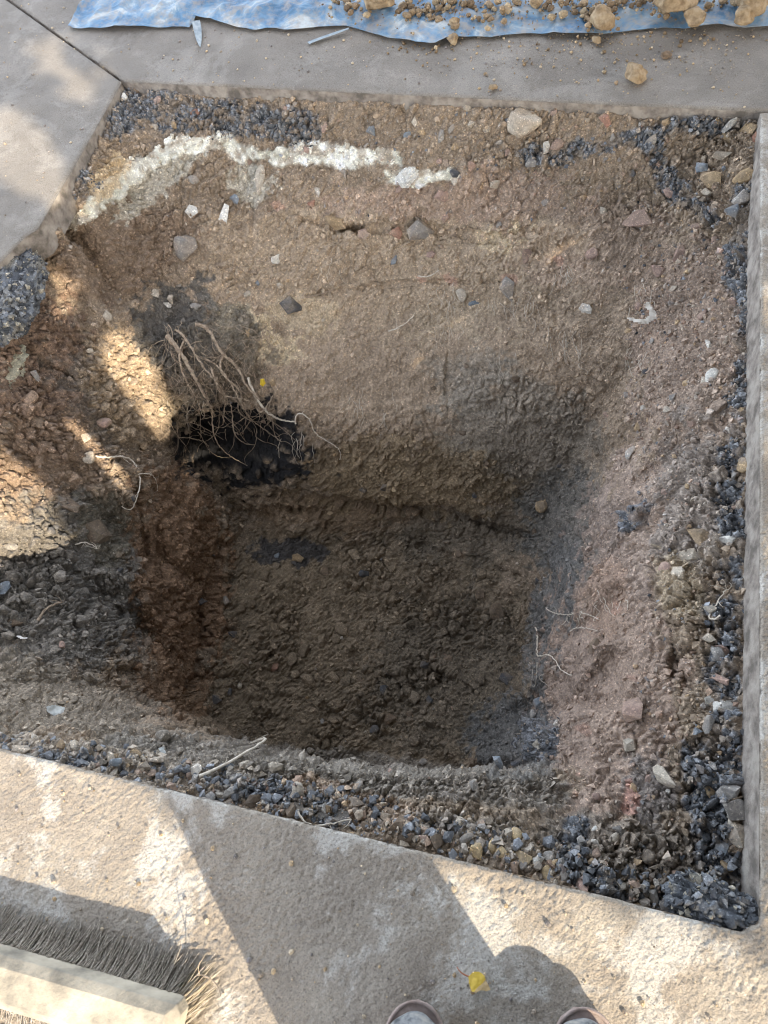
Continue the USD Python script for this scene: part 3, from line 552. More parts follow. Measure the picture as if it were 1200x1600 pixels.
def slab(name, poly, mat, relief, fine_box, step):
    """A slab with a fine uneven top inside fine_box, a plain top beyond, and rough cut sides."""
    g = thing(name, kind='structure')
    x0, x1, y0, y1 = fine_box
    xs, ys = np.arange(x0, x1 + step, step), np.arange(y0, y1 + step, step)
    XX, YY = np.meshgrid(xs, ys); pts = np.stack([XX.ravel(), YY.ravel()], 1)
    import shapely
    ins = shapely.contains_xy(poly, pts[:, 0], pts[:, 1])
    bnd = poly.exterior
    ok = ins.reshape(XX.shape)
    near = shapely.distance(shapely.points(pts), bnd).reshape(XX.shape)
    # points just outside are pulled onto the outline, so that the top ends exactly at the slab's edge
    pull = (~ok) & (near < step * 1.5)
    if pull.any():
        q = pts[pull.ravel()]; s_ = shapely.line_locate_point(bnd, shapely.points(q)); pr = shapely.get_coordinates(shapely.line_interpolate_point(bnd, s_))
        pts[pull.ravel()] = pr
    use = ok | pull
    P = np.concatenate([pts, np.zeros((len(pts), 1))], 1)
    z = relief(P).reshape(XX.shape) - smooth01(1 - near / .007) * .004 * (.4 + 1.2 * meshkit.noise(P * 60, 5).reshape(XX.shape))
    z = np.where(pull, -.005 - .004 * meshkit.noise(P * 70, 6).reshape(XX.shape), z)
    P[:, 2] = z.ravel()
    i = np.arange(len(P)).reshape(XX.shape); a, b, c, d = i[:-1, :-1], i[:-1, 1:], i[1:, 1:], i[1:, :-1]
    quad = use[:-1, :-1] & use[:-1, 1:] & use[1:, 1:] & use[1:, :-1]
    f = np.concatenate([np.stack([a[quad], b[quad], c[quad]], 1), np.stack([a[quad], c[quad], d[quad]], 1)])
    u, inv = np.unique(f, return_inverse=True)
    obj('top', (P[u], inv.reshape(-1, 3)), mat, g, smooth=True)
    rest = poly.difference(Polygon([(x0 + step, y0 + step), (x1 - step, y0 + step), (x1 - step, y1 - step), (x0 + step, y1 - step)]))
    for gm in getattr(rest, 'geoms', [rest]):
        if gm.area > .02:
            m = trimesh.creation.extrude_polygon(gm, .02, engine='earcut'); m.apply_translation((0, 0, -.0245)); obj('outer_top', m, mat, g, smooth=False)
    # sides
    L = bnd.length; n = int(L / .006); s = np.linspace(0, L, n, endpoint=False); ring = shapely.get_coordinates(shapely.line_interpolate_point(bnd, s))
    ctr = np.roll(ring, -1, 0) - np.roll(ring, 1, 0); nx = np.stack([ctr[:, 1], -ctr[:, 0]], 1); nx /= np.linalg.norm(nx, axis=1)[:, None] + 1e-9
    if not bnd.is_ccw: nx = -nx
    lev = [-.005, -.012, -.025, -.04, -.055, -.07, -TH - .02]; vv = []
    for k, zz in enumerate(lev):
        p = np.concatenate([ring, np.full((n, 1), zz)], 1); off = (meshkit.fbm(p * 90, 4, 8) - .6) * .010 * min(1, k)
        p[:, :2] += nx * off[:, None]; vv.append(p)
    vv = np.concatenate(vv); ff = []
    for k in range(len(lev) - 1):
        a = np.arange(n) + k * n; b = (np.arange(n) + 1) % n + k * n
        ff += [np.stack([a, a + n, b + n], 1), np.stack([a, b + n, b], 1)]
    obj('cut_edge', (vv, np.concatenate(ff)), L_face, g, smooth=True)
    return g
def rel_near(P):
    a = meshkit.fbm(P * 150, 3, 61); b = meshkit.fbm(P * 14, 3, 62); w = smooth01((meshkit.fbm(P * 4, 3, 63) - .3) * 3)
    pits = smooth01((meshkit.noise(P * 150, 64) - .72) * 6)
    return (a - .55) * .0043 * (.55 + .7 * w) + (b - .5) * .004 - pits * .0014 * w - .001 + np.random.default_rng(3).normal(0, .00028, len(P))
def rel_far(P):
    return (meshkit.fbm(P * 60, 3, 71) - .55) * .0014 + (meshkit.fbm(P * 5, 3, 72) - .5) * .006 - .001 + np.random.default_rng(4).normal(0, .00022, len(P))
slab('near_pavement', Polygon([(-2.6, RY0), (-1.0, RY0), (.26, RY0), (RX1 - .03, RY0 - .004), (RX1, RY0 + .02), (RX1, 1.0), (RX1, RY1 - .004), (1.6, RY1 - .004), (1.6, -1.7), (-2.6, -1.7)]), L_conc_near, rel_near, (-1.12, .62, -.55, 2.3), .0025)
gap = .005
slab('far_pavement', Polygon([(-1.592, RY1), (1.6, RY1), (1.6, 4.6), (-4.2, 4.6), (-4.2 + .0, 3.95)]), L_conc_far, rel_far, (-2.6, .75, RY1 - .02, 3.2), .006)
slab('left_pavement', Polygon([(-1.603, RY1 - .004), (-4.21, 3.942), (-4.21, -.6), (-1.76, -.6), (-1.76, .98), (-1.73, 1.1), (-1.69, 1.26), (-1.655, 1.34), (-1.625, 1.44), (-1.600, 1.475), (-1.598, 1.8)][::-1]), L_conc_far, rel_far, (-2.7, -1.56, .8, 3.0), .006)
gpoly = Polygon([(-150, -150), (150, -150), (150, 150), (-150, 150)], [[(-4.0, -1.5), (1.4, -1.5), (1.4, 4.4), (-4.0, 4.4)]])
gm = trimesh.creation.extrude_polygon(gpoly, .01, engine='earcut'); gm.apply_translation((0, 0, -.046))
tag(obj('ground', gm, L_ground, smooth=False), kind='structure')
# grit strewn over the slabs
def strew(name, boxes, n, size, cols, seed):
    r = np.random.default_rng(seed); vs, fs, cs = [], [], []
    for k in range(n):
        b = boxes[r.choice(len(boxes), p=[q[4] for q in boxes])]; s = size[0] * (size[1] / size[0]) ** (r.random() ** 3)
        m = stone((s * r.uniform(.8, 1.3), s, s * .7), seed * 9 + k % 37, 0)
        p = np.array([r.uniform(b[0], b[1]), r.uniform(b[2], b[3]), s * .22])
        vs.append(m.vertices @ frame(np.array([0, 0, 1.0]), r.uniform(0, 6.28)).T + p); fs.append(m.faces + 12 * k); cs.append(np.repeat([np.array(cols[r.integers(len(cols))]) * r.uniform(.7, 1.3)], 12, 0))
    return tag(obj(name, (np.concatenate(vs), np.concatenate(fs)), L_crumb, smooth=False, tint=np.concatenate(cs)), kind='stuff')
strew('grit', [(-1.55, .5, RY1 + .01, 2.75, .36), (-.4, .5, 2.35, 2.75, .26), (-2.3, -1.62, 1.3, 2.7, .14), (-1.0, .5, -.42, -.02, .24)], 2600, (.002, .010), [(.24, .2, .16), (.36, .27, .17), (.2, .18, .17), (.4, .33, .24)], 44)

# ------------------------------------------------------------------ blue sheet, spoil heap and clods
def sheet():
    edge = [(108,44),(116,48),(150,50),(200,49),(250,48),(280,46),(298,47),(300,36),(304,32),(330,37),(360,46),(400,52),(418,48),(450,52),(500,46),(540,45),(560,50),(600,62),(650,74),(680,77),(700,68),(740,62),(766,64),(800,58),(840,57),(880,62),(930,60),(985,52),(1040,47),(1085,51),(1130,45),(1160,49),(1200,46),(1260,46)]
    e = np.array([at(x, y) for x, y in edge])[:, :2]; d = np.concatenate([[0], np.cumsum(np.linalg.norm(np.diff(e, axis=0), axis=1))])
    n, mrow = 420, 110; t = np.linspace(0, d[-1], n); ex, ey = np.interp(t, d, e[:, 0]), np.interp(t, d, e[:, 1])
    back = np.linspace(0, 1, mrow) ** 1.25; pts = []
    for b in back:
        y = ey + (3.75 - ey) * b; x = ex + (-.02 + .10 * (1 - t / d[-1])) * b * 2.0
        pts.append(np.stack([x, y, 0 * x], 1))
    P = np.array(pts); q = P.reshape(-1, 3)
    z = .012 + .028 * meshkit.fbm(q * np.array([5, 7, 1]), 3, 81) + .014 * (1 - np.abs(meshkit.fbm(q * np.array([9, 6, 1]), 3, 85) - .5) * 7).clip(0, 1) + .016 * np.abs(meshkit.fbm(q * 17, 3, 82) - .5) * 1.6
    lift = (.006 + .02 * smooth01((meshkit.noise(np.stack([t * 7, 0 * t, 0 * t], 1), 83) - .45) * 3))
    fade = smooth01(back / .09)[:, None]
    P[..., 2] = (.003 + lift[None] * .6 * (1 - fade) + z.reshape(mrow, n) * (.25 + .75 * fade)) * .8
    i = np.arange(mrow * n).reshape(mrow, n); a, b_, c, dd = i[:-1, :-1], i[:-1, 1:], i[1:, 1:], i[1:, :-1]
    f = np.concatenate([np.stack([a, b_, c], -1), np.stack([a, c, dd], -1)]).reshape(-1, 3)
    top = P.reshape(-1, 3); bot = top - [0, 0, .0012]; N = len(top)
    rim = np.concatenate([i[0], i[1:, -1], i[-1, ::-1][1:], i[::-1, 0][1:]]); r2 = np.roll(rim, -1)
    side = np.concatenate([np.stack([rim, r2 + N, r2], 1), np.stack([rim, rim + N, r2 + N], 1)])
    return trimesh.Trimesh(np.concatenate([top, bot]), np.concatenate([f, f[:, ::-1] + N, side]), process=False)
nodes = {'g': ('geometry', {}), 'n': ('noise_texture', {'scale': 7.0, 'detail': 8.0, 'roughness': .7, 'distortion': .8}),
         'r': ('rgb_ramp', {'ramp': [(.36, (.030, .090, .17)), (.47, (.075, .165, .27)), (.55, (.16, .24, .315)), (.62, (.36, .40, .42))]}),
         'n2': ('noise_texture', {'scale': 26.0, 'detail': 7.0, 'roughness': .75}), 'r2': ('rgb_ramp', {'ramp': [(.45, (0,) * 3), (.62, (.6,) * 3)]}), 'm': ('mix_color', {'b': (.28, .225, .165)}),
         'bn': ('noise_texture', {'scale': 60.0, 'detail': 5.0}), 'b': ('bump', {'strength': .35, 'distance': .004}), 'p': ('principled_bsdf', {'roughness': .45, 'specular_ior_level': .45})}
L_sheet = usdkit.material(stage, '/World/Looks/blue_plastic', nodes, [('g.position', 'n.vector'), ('n.fac', 'r.fac'), ('g.position', 'n2.vector'), ('n2.fac', 'r2.fac'), ('r.color', 'm.a'), ('r2.color', 'm.fac'), ('m.result', 'p.base_color'), ('g.position', 'bn.vector'), ('bn.fac', 'b.height'), ('b.normal', 'p.normal')], surface='p.BSDF')
L_strip = look('pale_torn_plastic', (.17, .21, .24), (.30, .34, .36), 60, .5, .2, 120)
sh = thing('plastic_sheet', 'faded blue plastic sheet with a torn edge, lying under the heap of soil', 'plastic sheet')
obj('sheet', sheet(), L_sheet, sh, smooth=50)
def ribbon(px, w, z, mat, parent, name='torn_strip'):
    p = np.array([at(x, y, zz) for (x, y), zz in zip(px, z)]); tck, _ = splprep(p.T, s=0, k=min(3, len(p) - 1)); t = np.linspace(0, 1, 24); c = np.array(splev(t, tck)).T
    T = np.gradient(c, axis=0); s = np.cross(T, [0, 0, 1.0]); s /= np.linalg.norm(s, axis=1)[:, None]; ww = np.interp(t, np.linspace(0, 1, len(w)), w)[:, None] / 2
    a, b = c - s * ww, c + s * ww; b[:, 2] += .004; v = np.concatenate([a, b, a - [0, 0, .001], b - [0, 0, .001]]); f = []; n = 24
    for i in range(n - 1):
        f += [[i, i + 1, i + 1 + n], [i, i + 1 + n, i + n], [i + 2 * n, i + 1 + 3 * n, i + 1 + 2 * n], [i + 2 * n, i + 3 * n, i + 1 + 3 * n], [i, i + 2 * n, i + 1 + 2 * n], [i, i + 1 + 2 * n, i + 1], [i + n, i + 1 + n, i + 1 + 3 * n], [i + n, i + 1 + 3 * n, i + 3 * n]]
    return obj(name, trimesh.Trimesh(v, f, process=False), mat, parent, smooth=40)
ribbon([(306, 33), (309, 48), (311, 62), (313, 74)], [.03, .028, .02, .003], [.02, .012, .006, .004], L_strip, sh)
ribbon([(482, 68), (505, 59), (528, 51), (545, 45)], [.022, .02, .02, .015], [.004, .007, .012, .018], L_strip, sh)

def heap():
    xs, ys = np.arange(-1.0, 1.3, .008), np.arange(2.72, 4.2, .008); XX, YY = np.meshgrid(xs, ys); q = np.stack([XX.ravel(), YY.ravel(), 0 * XX.ravel()], 1)
    e = 2.885 + .10 * (meshkit.fbm(np.stack([xs * 3.5, 0 * xs, 0 * xs], 1), 3, 91) - .5) * 2 + .05 * smooth01((xs - .1) * 3) - .0 * xs
    d = (YY - e[None]) ; h = np.where(d > 0, .03 * smooth01(d / .03) + np.tanh(np.maximum(d, 0) * 1.6) * .45, -.05)
    h = h * smooth01((4.2 - YY) * 3) * smooth01((XX + 1.0) * 2.2) * smooth01((1.3 - XX) * 3)
    h += (d > -.01) * ((meshkit.fbm(q * 18, 4, 92) - .5).reshape(XX.shape) * .05 + (meshkit.fbm(q * 70, 3, 93) - .5).reshape(XX.shape) * .014)
    h = np.where(d < -.012, -.05, h) + .012
    P = np.stack([XX, YY, h], -1); i = np.arange(XX.size).reshape(XX.shape); k = (h[:-1, :-1] > -.02) | (h[1:, 1:] > -.02)
    a, b, c, dd = i[:-1, :-1][k], i[:-1, 1:][k], i[1:, 1:][k], i[1:, :-1][k]
    f = np.concatenate([np.stack([a, b, c], 1), np.stack([a, c, dd], 1)]); u, inv = np.unique(f, return_inverse=True)
    return P.reshape(-1, 3)[u], inv.reshape(-1, 3)
hv, hf = heap()
hp = thing('spoil_heap', 'heap of crumbly brown soil piled on the blue plastic sheet at the top edge', 'soil heap')
obj('soil', (hv, hf), L_clod, hp, smooth=True)
def cluster(name, spots, n, size, seed, parent, cols):
    r = np.random.default_rng(seed); vs, fs, cs = [], [], []
    for k in range(n):
        px, py, sx, sy, z = spots[r.integers(len(spots))]; p = at(px + r.normal(0, sx), py + r.normal(0, sy), z); s = size[0] * (size[1] / size[0]) ** (r.random() ** 2.2)
        m = stone((s * r.uniform(.8, 1.3), s, s * .8), seed * 7 + k % 31, 1); p[2] += s * .3
        vs.append(m.vertices @ frame(np.array([0, 0, 1.0]), r.uniform(0, 6.28)).T + p); fs.append(m.faces + 42 * k); cs.append(np.repeat([np.array(cols[r.integers(len(cols))]) * r.uniform(.7, 1.25)], 42, 0))
    return tag(obj(name, (np.concatenate(vs), np.concatenate(fs)), L_crumb, parent, smooth=40, tint=np.concatenate(cs)), kind='stuff')
brown = [(.20, .145, .09), (.26, .19, .12), (.17, .12, .075), (.31, .24, .155)]
cluster('soil_crumbs', [(560, 8, 25, 9, .03), (660, 20, 30, 8, .03), (720, 12, 40, 8, .035), (700, 28, 70, 14, .025), (920, 15, 30, 12, .03), (930, 30, 14, 12, .025), (800, 14, 60, 10, .03), (1060, 10, 50, 10, .03), (1000, 6, 40, 6, .04), (870, 6, 60, 6, .04)], 900, (.004, .028), 47, hp, brown)
cluster('fallen_crumbs', [(930, 62, 30, 7, 0), (870, 75, 60, 10, 0), (650, 70, 40, 8, 0), (960, 95, 60, 18, 0), (1100, 60, 60, 8, 0), (750, 90, 60, 18, 0)], 220, (.003, .014), 48, hp, brown)
CL = [(590, 14, 42, 34, .03, 'squarish tan soil clod on the blue sheet, left of the crumbs'),
      (1049, 22, 54, 46, .03, 'biggest tan soil clod, blocky, on the lower edge of the blue sheet'),
      (1081, 39, 24, 26, .03, 'small upright tan clod right beside the biggest blocky clod'),
      (1176, 17, 44, 40, .035, 'large rounded brown clod at the right end of the blue sheet'),
      (1160, 35, 32, 24, .03, 'smooth oval tan clod in front of the large rounded clod'),
      (940, 42, 32, 32, .03, 'rough tan clod at the foot of the spilled crumbs on the sheet'),
      (990, 127, 29, 30, 0, 'lone knobbly tan clod on the bare grey concrete beyond the pit'),
      (708, 68, 17, 16, 0, 'small brown clod on the torn lower edge of the blue sheet'),
      (931, 68, 14, 12, 0, 'small yellowish lump on concrete just below the sheet edge'),
      (793, 21, 14, 10, .03, 'small tan pebble in the bare middle of the blue sheet'),
      (837, 12, 18, 16, .03, 'round brown clod near the top of the blue sheet'),
      (710, 37, 14, 11, .03, 'little brown clod on the blue sheet below the dirt spill'),
      (1040, 90, 15, 11, 0, 'small reddish brown pebble alone on the far concrete'),
      (770, 140, 12, 9, 0, 'tiny tan clod on concrete close to the far rim of the pit')]
for k, (px, py, w, h, z, lab) in enumerate(CL):
    p = at(px, py, z); u = np.linalg.norm(p - [0, 0, EYE]) / FPX; m = stone((w * u, h * u, min(w, h) * u * .8), 700 + k, 3, .35)
    m.vertices *= (1 + .16 * (meshkit.fbm(m.vertices * 42 + k, 3, 77) - .5) * 2)[:, None]
    m.vertices += np.array([0, 0, -m.vertices[:, 2].min() * .9])
    tag(obj('clod', moved(m, frame(np.array([0, 0, 1.0]), .3 * k), p), L_brown if k == 12 else L_clod, smooth=60), lab, 'clod')

# ------------------------------------------------------------------ broken asphalt chunks
def chunk(size, seed, dusty):
    m = _ICO[3].copy(); r = np.random.default_rng(seed); m = m.subdivide().subdivide()
    v = m.vertices / np.linalg.norm(m.vertices, axis=1)[:, None]
    v = np.sign(v) * np.abs(v) ** .72; v *= (1 + .5 * (meshkit.fbm(v * 2.2, 3, seed) - .5))[:, None]; v = v * np.asarray(size) / 2
    pts = v[r.integers(0, len(v), 900)]; d, i = cKDTree(pts).query(v, k=2); nn = v / np.linalg.norm(v, axis=1)[:, None]
    v = v + nn * ((np.clip((d[:, 1] - d[:, 0]) / .006, 0, 1) - .5) * .008 + (meshkit.fbm(v * 60, 3, seed + 1) - .5) * .02)[:, None]
    rc = r.random(900)[i[:, 0]]; c = np.where((rc > 1 - dusty)[:, None], np.array((.15, .162, .18)), np.array((.06, .065, .074))) * (.7 + .6 * meshkit.noise(v * 90, 4))[:, None]
    c = np.where(((meshkit.fbm(v * 16, 3, seed + 5) > .60))[:, None], c * .6 + np.array((.33, .30, .24)) * .4, c)
    return trimesh.Trimesh(v, m.faces, process=False), c
for px, py, z, size, rot, dusty, lab in ((1122, 1428, -.06, (.18, .10, .10), -14, .55, 'blue grey asphalt chunk wedged in the near right corner of the pit'),
                                        (-2, 458, -.085, (.25, .42, .13), 16, .5, 'ragged asphalt lump jutting from under the left pavement edge')):
    m, c = chunk(size, 60 + px, dusty); p = at(px, py, z)
    a = math.radians(rot); Rm = np.array([[math.cos(a), -math.sin(a), 0], [math.sin(a), math.cos(a), 0], [0, 0, 1]]); g = thing('asphalt_chunk', lab, 'asphalt chunk', p)
    obj('core', moved(m, Rm, np.zeros(3)), L_asph, g, smooth=True, tint=c)
    r2 = np.random.default_rng(80 + px); wv = moved(m, Rm, np.zeros(3)); nv = wv.vertex_normals; vs, fs, cs, off = [], [], [], 0; ks = np.nonzero(nv[:, 2] > -.3)[0]
    for i in r2.choice(ks, int(16000 * size[0] * size[1]) + 220):
        pv, pf = shard(int(r2.integers(40)) + 9000, 10); sz = .0045 + .013 * r2.random() ** 2.5
        vs.append((pv * sz * r2.uniform(.7, 1.3, 3)) @ frame(nv[i] + r2.normal(0, .3, 3), r2.uniform(0, 6.28)).T + wv.vertices[i]); fs.append(pf + off); off += len(pv)
        q = r2.random(); cs.append(np.repeat([np.array((.06, .064, .072) if q < .4 else (.18, .188, .20) if q < .8 else (.30, .275, .225)) * r2.uniform(.6, 1.4)], len(pv), 0))
    tag(obj('aggregate', (np.concatenate(vs), np.concatenate(fs)), L_asph, g, smooth=False, tint=np.concatenate(cs)), kind='stuff')
m, c = chunk((.16, .22, .06), 99, .2); tag(obj('mortar_chunk', moved(m, np.eye(3), at(-4, 582, -.2)), L_mort, smooth=True, tint=np.clip(c * 0 + np.array((.36, .34, .26)), 0, 1)), 'greenish grey mortar lump under the left asphalt lump', 'mortar chunk')
m, c = chunk((.085, .05, .035), 98, .2); p, n, _ = hit(640, 275); tag(obj('mortar_chunk', moved(m, frame(n, 0.1), p + n * .012), L_mort, smooth=True, tint=c * 0 + np.array((.66, .65, .61))), 'white mortar lump at the right end of the pale mortar band', 'mortar chunk')

# ------------------------------------------------------------------ roots
def root_line(px, off):
    out = []
    for k, q in enumerate(px):
        p, n, _ = hit(q[0], q[1]); view = np.array([0, 0, EYE]) - p; view /= np.linalg.norm(view); o = q[2] if len(q) > 2 else off
        out.append(p + n * o * .5 + view * o * .6)
    return np.array(out)
def hang_line(px):
    d0, d1 = (np.linalg.norm(hit(*q)[0] - [0, 0, EYE]) for q in ((330, 525), (372, 785))); out = []
    for x, y, o in px:
        p, n, _ = hit(x, y); v = p - [0, 0, EYE]; dh = np.linalg.norm(v); out.append(np.array([0, 0, EYE]) + v / dh * (min(dh, d0 + (d1 - d0) * np.clip((y - 525) / 260, 0, 1.2) - .01) - o * .8))
    return np.array(out)
def bundle():
    g = thing('root_bundle', 'tangle of brown tree roots hanging over the black hollow in the pit', 'roots')
    for k, (px, r0, r1) in enumerate((
        ([(262, 525, .02), (285, 555, .03), (305, 590, .035), (322, 622, .04), (335, 650, .05)], .0095, .003),
        ([(305, 505, .02), (330, 520, .03), (345, 548, .04), (370, 575, .045), (385, 600, .05), (400, 618, .06), (405, 625, .06)], .0065, .0035),
        ([(330, 575, .03), (345, 610, .05), (362, 640, .06), (368, 680, .08), (378, 690, .07), (398, 697, .05)], .0035, .0012),
        ([(322, 610, .03), (332, 650, .06), (338, 690, .08), (355, 710, .07), (386, 729, .05)], .0035, .0011),
        ([(340, 590, .04), (358, 620, .05), (385, 625, .06), (402, 635, .06)], .003, .0012),
        ([(400, 618, .06), (414, 640, .07), (425, 620, .07), (420, 645, .07), (430, 640, .05)], .0022, .001),
        ([(320, 560, .03), (352, 585, .05), (380, 640, .07), (408, 668, .07), (440, 690, .05)], .003, .0012),
        ([(335, 640, .05), (310, 640, .05), (345, 645, .05), (318, 655, .05)], .002, .001),
        ([(275, 515, .02), (300, 545, .03), (318, 575, .04), (342, 600, .05), (350, 640, .06), (348, 665, .07)], .0045, .0016),
        ([(350, 555, .03), (352, 590, .05), (375, 612, .06), (372, 640, .06), (395, 660, .06)], .0045, .0015),
        ([(290, 530, .03), (282, 570, .04), (300, 610, .05), (305, 650, .05)], .004, .0015),
        ([(265, 665, .05), (300, 685, .06), (325, 695, .05), (330, 708, .05)], .002, .0008))):
        obj('root', tube(hang_line(px), np.linspace(r0, r1, len(px)), 7, jitter=.0012, seed=k), L_root, g, smooth=60)
    r = np.random.default_rng(5); ms = []
    for k in range(210):
        x, y = r.uniform(255, 430), r.uniform(500, 675); L = r.uniform(10, 75); x_, y_, o = x, y, .006; line = [(x, y, o)]; an = r.normal(1.35, .5)
        for q in range(4):
            an += r.normal(0, .45); x_ += math.cos(an) * L / 4; y_ += math.sin(an) * L / 4; o += r.uniform(.0, .012); line.append((x_, y_, o))
        ms.append(tube(hang_line(line), [r.uniform(.0007, .002), .0005], 4, 10, .0012, k))
    tag(obj('rootlets', trimesh.util.concatenate(ms), L_root, g, smooth=60), kind='stuff')
bundle()
for px, r0, r1, mat, lab in (
    ([(384, 590, .03), (398, 616, .035), (410, 638, .035), (430, 654, .03), (462, 660, .02)], .0058, .0028, L_rootw, 'pale twisting root reaching right from the root tangle over the hollow'),
    ([(462, 662), (473, 645), (484, 655), (492, 672), (508, 688), (530, 718)], .0030, .0014, L_rootw, 'long thin pale root trailing down right of the hollow'),
    ([(838, 982), (842, 1005), (841, 1026), (862, 1026), (876, 1040), (895, 1057)], .0028, .0012, L_rootw, 'forked bright white root standing out from the dark right wall'),
    ([(856, 950), (872, 957), (892, 958), (915, 957), (938, 968)], .0017, .0008, L_rootw, 'thin wavy white root above the forked white root'),
    ([(892, 985), (910, 983), (938, 988)], .0012, .0006, L_rootw, 'short straight white rootlet between the wavy and forked roots'),
    ([(150, 713), (190, 715), (208, 722), (217, 745), (213, 775), (205, 792), (190, 788)], .003, .0014, L_rootw, 'long curved pale root looping down the left pit wall'),
    ([(217, 740), (235, 745), (246, 765)], .0018, .0008, L_rootw, 'short pale side root beside the long curved one on the left wall'),
    ([(315, 1215, .012), (350, 1195, .02), (378, 1178, .03), (400, 1162, .03), (422, 1150, .02)], .0042, .002, L_rootw, 'stick like pale root lying across the near rim of the pit'),
    ([(60, 968), (75, 950), (97, 943)], .0045, .002, L_root, 'stubby brown root poking from the dark clay on the left'),
    ([(605, 518), (622, 514), (638, 502), (650, 487)], .0026, .0013, L_rootw, 'small S shaped pale root in the middle of the far wall'),
    ([(478, 466), (505, 458), (525, 448), (540, 435)], .0022, .001, L_root, 'slender root leading right from the small dark asphalt bit'),
    ([(1120, 960), (1112, 965), (1125, 940), (1135, 925)], .0018, .001, L_rootw, 'dry pale stalk on the gravel by the right pavement edge'),
    ([(465, 1270, .02), (480, 1286, .02), (510, 1285, .02), (545, 1280, .02)], .0022, .0012, L_rootw, 'thin pale twig on the rubble at the near edge'),
    ([(655, 430), (672, 432), (684, 424)], .0024, .0012, L_rootw, 'tiny hooked white root on the upper far wall'),
    ([(118, 850), (132, 848), (150, 857)], .0022, .0012, L_rootw, 'short white root on the grey clay above the stubby root')):
    ln = root_line(px, .014); g = thing('root', lab, 'root'); obj('stem', tube(ln, np.linspace(r0, r1, len(px)), 7, jitter=.0012, seed=len(lab)), mat, g, smooth=60)
    r = np.random.default_rng(len(lab)); ms = []
    for k in range(5):
        a = ln[r.integers(1, len(ln))]; b = a + r.normal(0, .014, 3); ms.append(tube([a, (a + b) / 2 + r.normal(0, .003, 3), b], [r1 * .7, .0003], 4, 7, .0005, k))
    tag(obj('rootlets', trimesh.util.concatenate(ms), mat, g, smooth=60), kind='stuff')
r = np.random.default_rng(8); ms = []
for cx_, cy_, n, L in ((880, 550, 9, 55), (790, 575, 6, 25), (705, 480, 12, 40), (820, 490, 12, 35), (690, 520, 6, 30), (610, 655, 6, 30), (770, 490, 6, 22), (990, 570, 8, 30), (905, 550, 5, 20), (560, 640, 8, 30), (470, 700, 9, 35), (515, 440, 5, 25), (890, 440, 10, 25), (1000, 470, 6, 30), (955, 950, 8, 20), (300, 640, 9, 30), (840, 1060, 3, 30), (900, 970, 6, 15)):
    for k in range(n):
        x, y = cx_ + r.normal(0, 12), cy_ + r.normal(0, 10) - L / 2; dx = r.normal(0, 9)
        ms.append(tube(root_line([(x + dx * t * t + r.normal(0, 2), y + L * t * r.uniform(.7, 1.1), .004) for t in (0, .33, .66, 1)], .004), [.0010, .0004], 4, 9, .0006, k))
tag(obj('root_hairs', trimesh.util.concatenate(ms), L_rootw, pit, smooth=60), kind='stuff')

# ------------------------------------------------------------------ scraps: rag, paper, leaves
L_rag = look('pale_rag', (.66, .61, .53), (.80, .76, .69), 30, .95, .4, 120)
L_paper = look('weathered_paper', (.42, .44, .43), (.62, .63, .60), 60, .9, .2, 100)
def patch(outline, mat, name, label, cat, seed, fold=.006, lift=.006, group=None, zplane=None):
    """A thin crumpled piece with this outline (pixels), lying on what is below it."""
    po = Polygon(outline); x0, y0, x1, y1 = po.bounds; st = max(x1 - x0, y1 - y0) / 26; import shapely
    xs, ys = np.meshgrid(np.arange(x0 - st, x1 + 2 * st, st), np.arange(y0 - st, y1 + 2 * st, st)); ok = shapely.contains_xy(po.buffer(st * .2), xs, ys)
    c = po.centroid; n0 = np.array([0, 0, 1.0])
    if zplane is None:
        base, n0, _ = hit(c.x, c.y)
    P = np.zeros((*xs.shape, 3))
    for i in range(xs.shape[0]):
        for j in range(xs.shape[1]):
            if zplane is not None: P[i, j] = at(xs[i, j], ys[i, j], zplane)
            else:
                d = ROT @ np.array([xs[i, j] - 600, ys[i, j] - 800, FPX]); nn = n0 + (np.array([0, 0, EYE]) - base) / np.linalg.norm([0, 0, EYE] - base) * .7
                P[i, j] = np.array([0, 0, EYE]) + d * ((base - [0, 0, EYE]) @ nn / (d @ nn))
    P += n0 * (lift + fold * (meshkit.fbm(P * 70, 3, seed) - .4)[..., None] * 2)
    i = np.arange(xs.size).reshape(xs.shape); k = ok[:-1, :-1] & ok[1:, 1:] & ok[:-1, 1:] & ok[1:, :-1]; a, b, c_, d_ = i[:-1, :-1][k], i[:-1, 1:][k], i[1:, 1:][k], i[1:, :-1][k]
    f = np.concatenate([np.stack([a, c_, b], 1), np.stack([a, d_, c_], 1)]); u, inv = np.unique(f, return_inverse=True); v = P.reshape(-1, 3)[u]; f = inv.reshape(-1, 3); n = len(v)
    e = np.concatenate([f[:, [0, 1]], f[:, [1, 2]], f[:, [2, 0]]]); key = {tuple(x) for x in e.tolist()}; bd = np.array([x for x in key if (x[1], x[0]) not in key])
    side = np.concatenate([np.stack([bd[:, 0], bd[:, 0] + n, bd[:, 1]], 1), np.stack([bd[:, 1], bd[:, 0] + n, bd[:, 1] + n], 1)])
    m = trimesh.Trimesh(np.concatenate([v, v - n0 * .0008]), np.concatenate([f, f[:, ::-1] + n, side]), process=False)
    return m
def single(name, outline, mat, label, cat, seed, **k): return tag(obj(name, patch(outline, mat, name, label, cat, seed, **k), mat, smooth=50), label, cat)
single('rag', [(972, 494), (985, 496), (1000, 499), (1008, 490), (1000, 476), (1006, 470), (1014, 480), (1022, 488), (1034, 492), (1030, 500), (1016, 500), (1008, 506), (992, 506), (975, 500)], L_rag, 'crumpled off white rag caught in the far right wall of the pit', 'rag', 3, fold=.012, lift=.026)
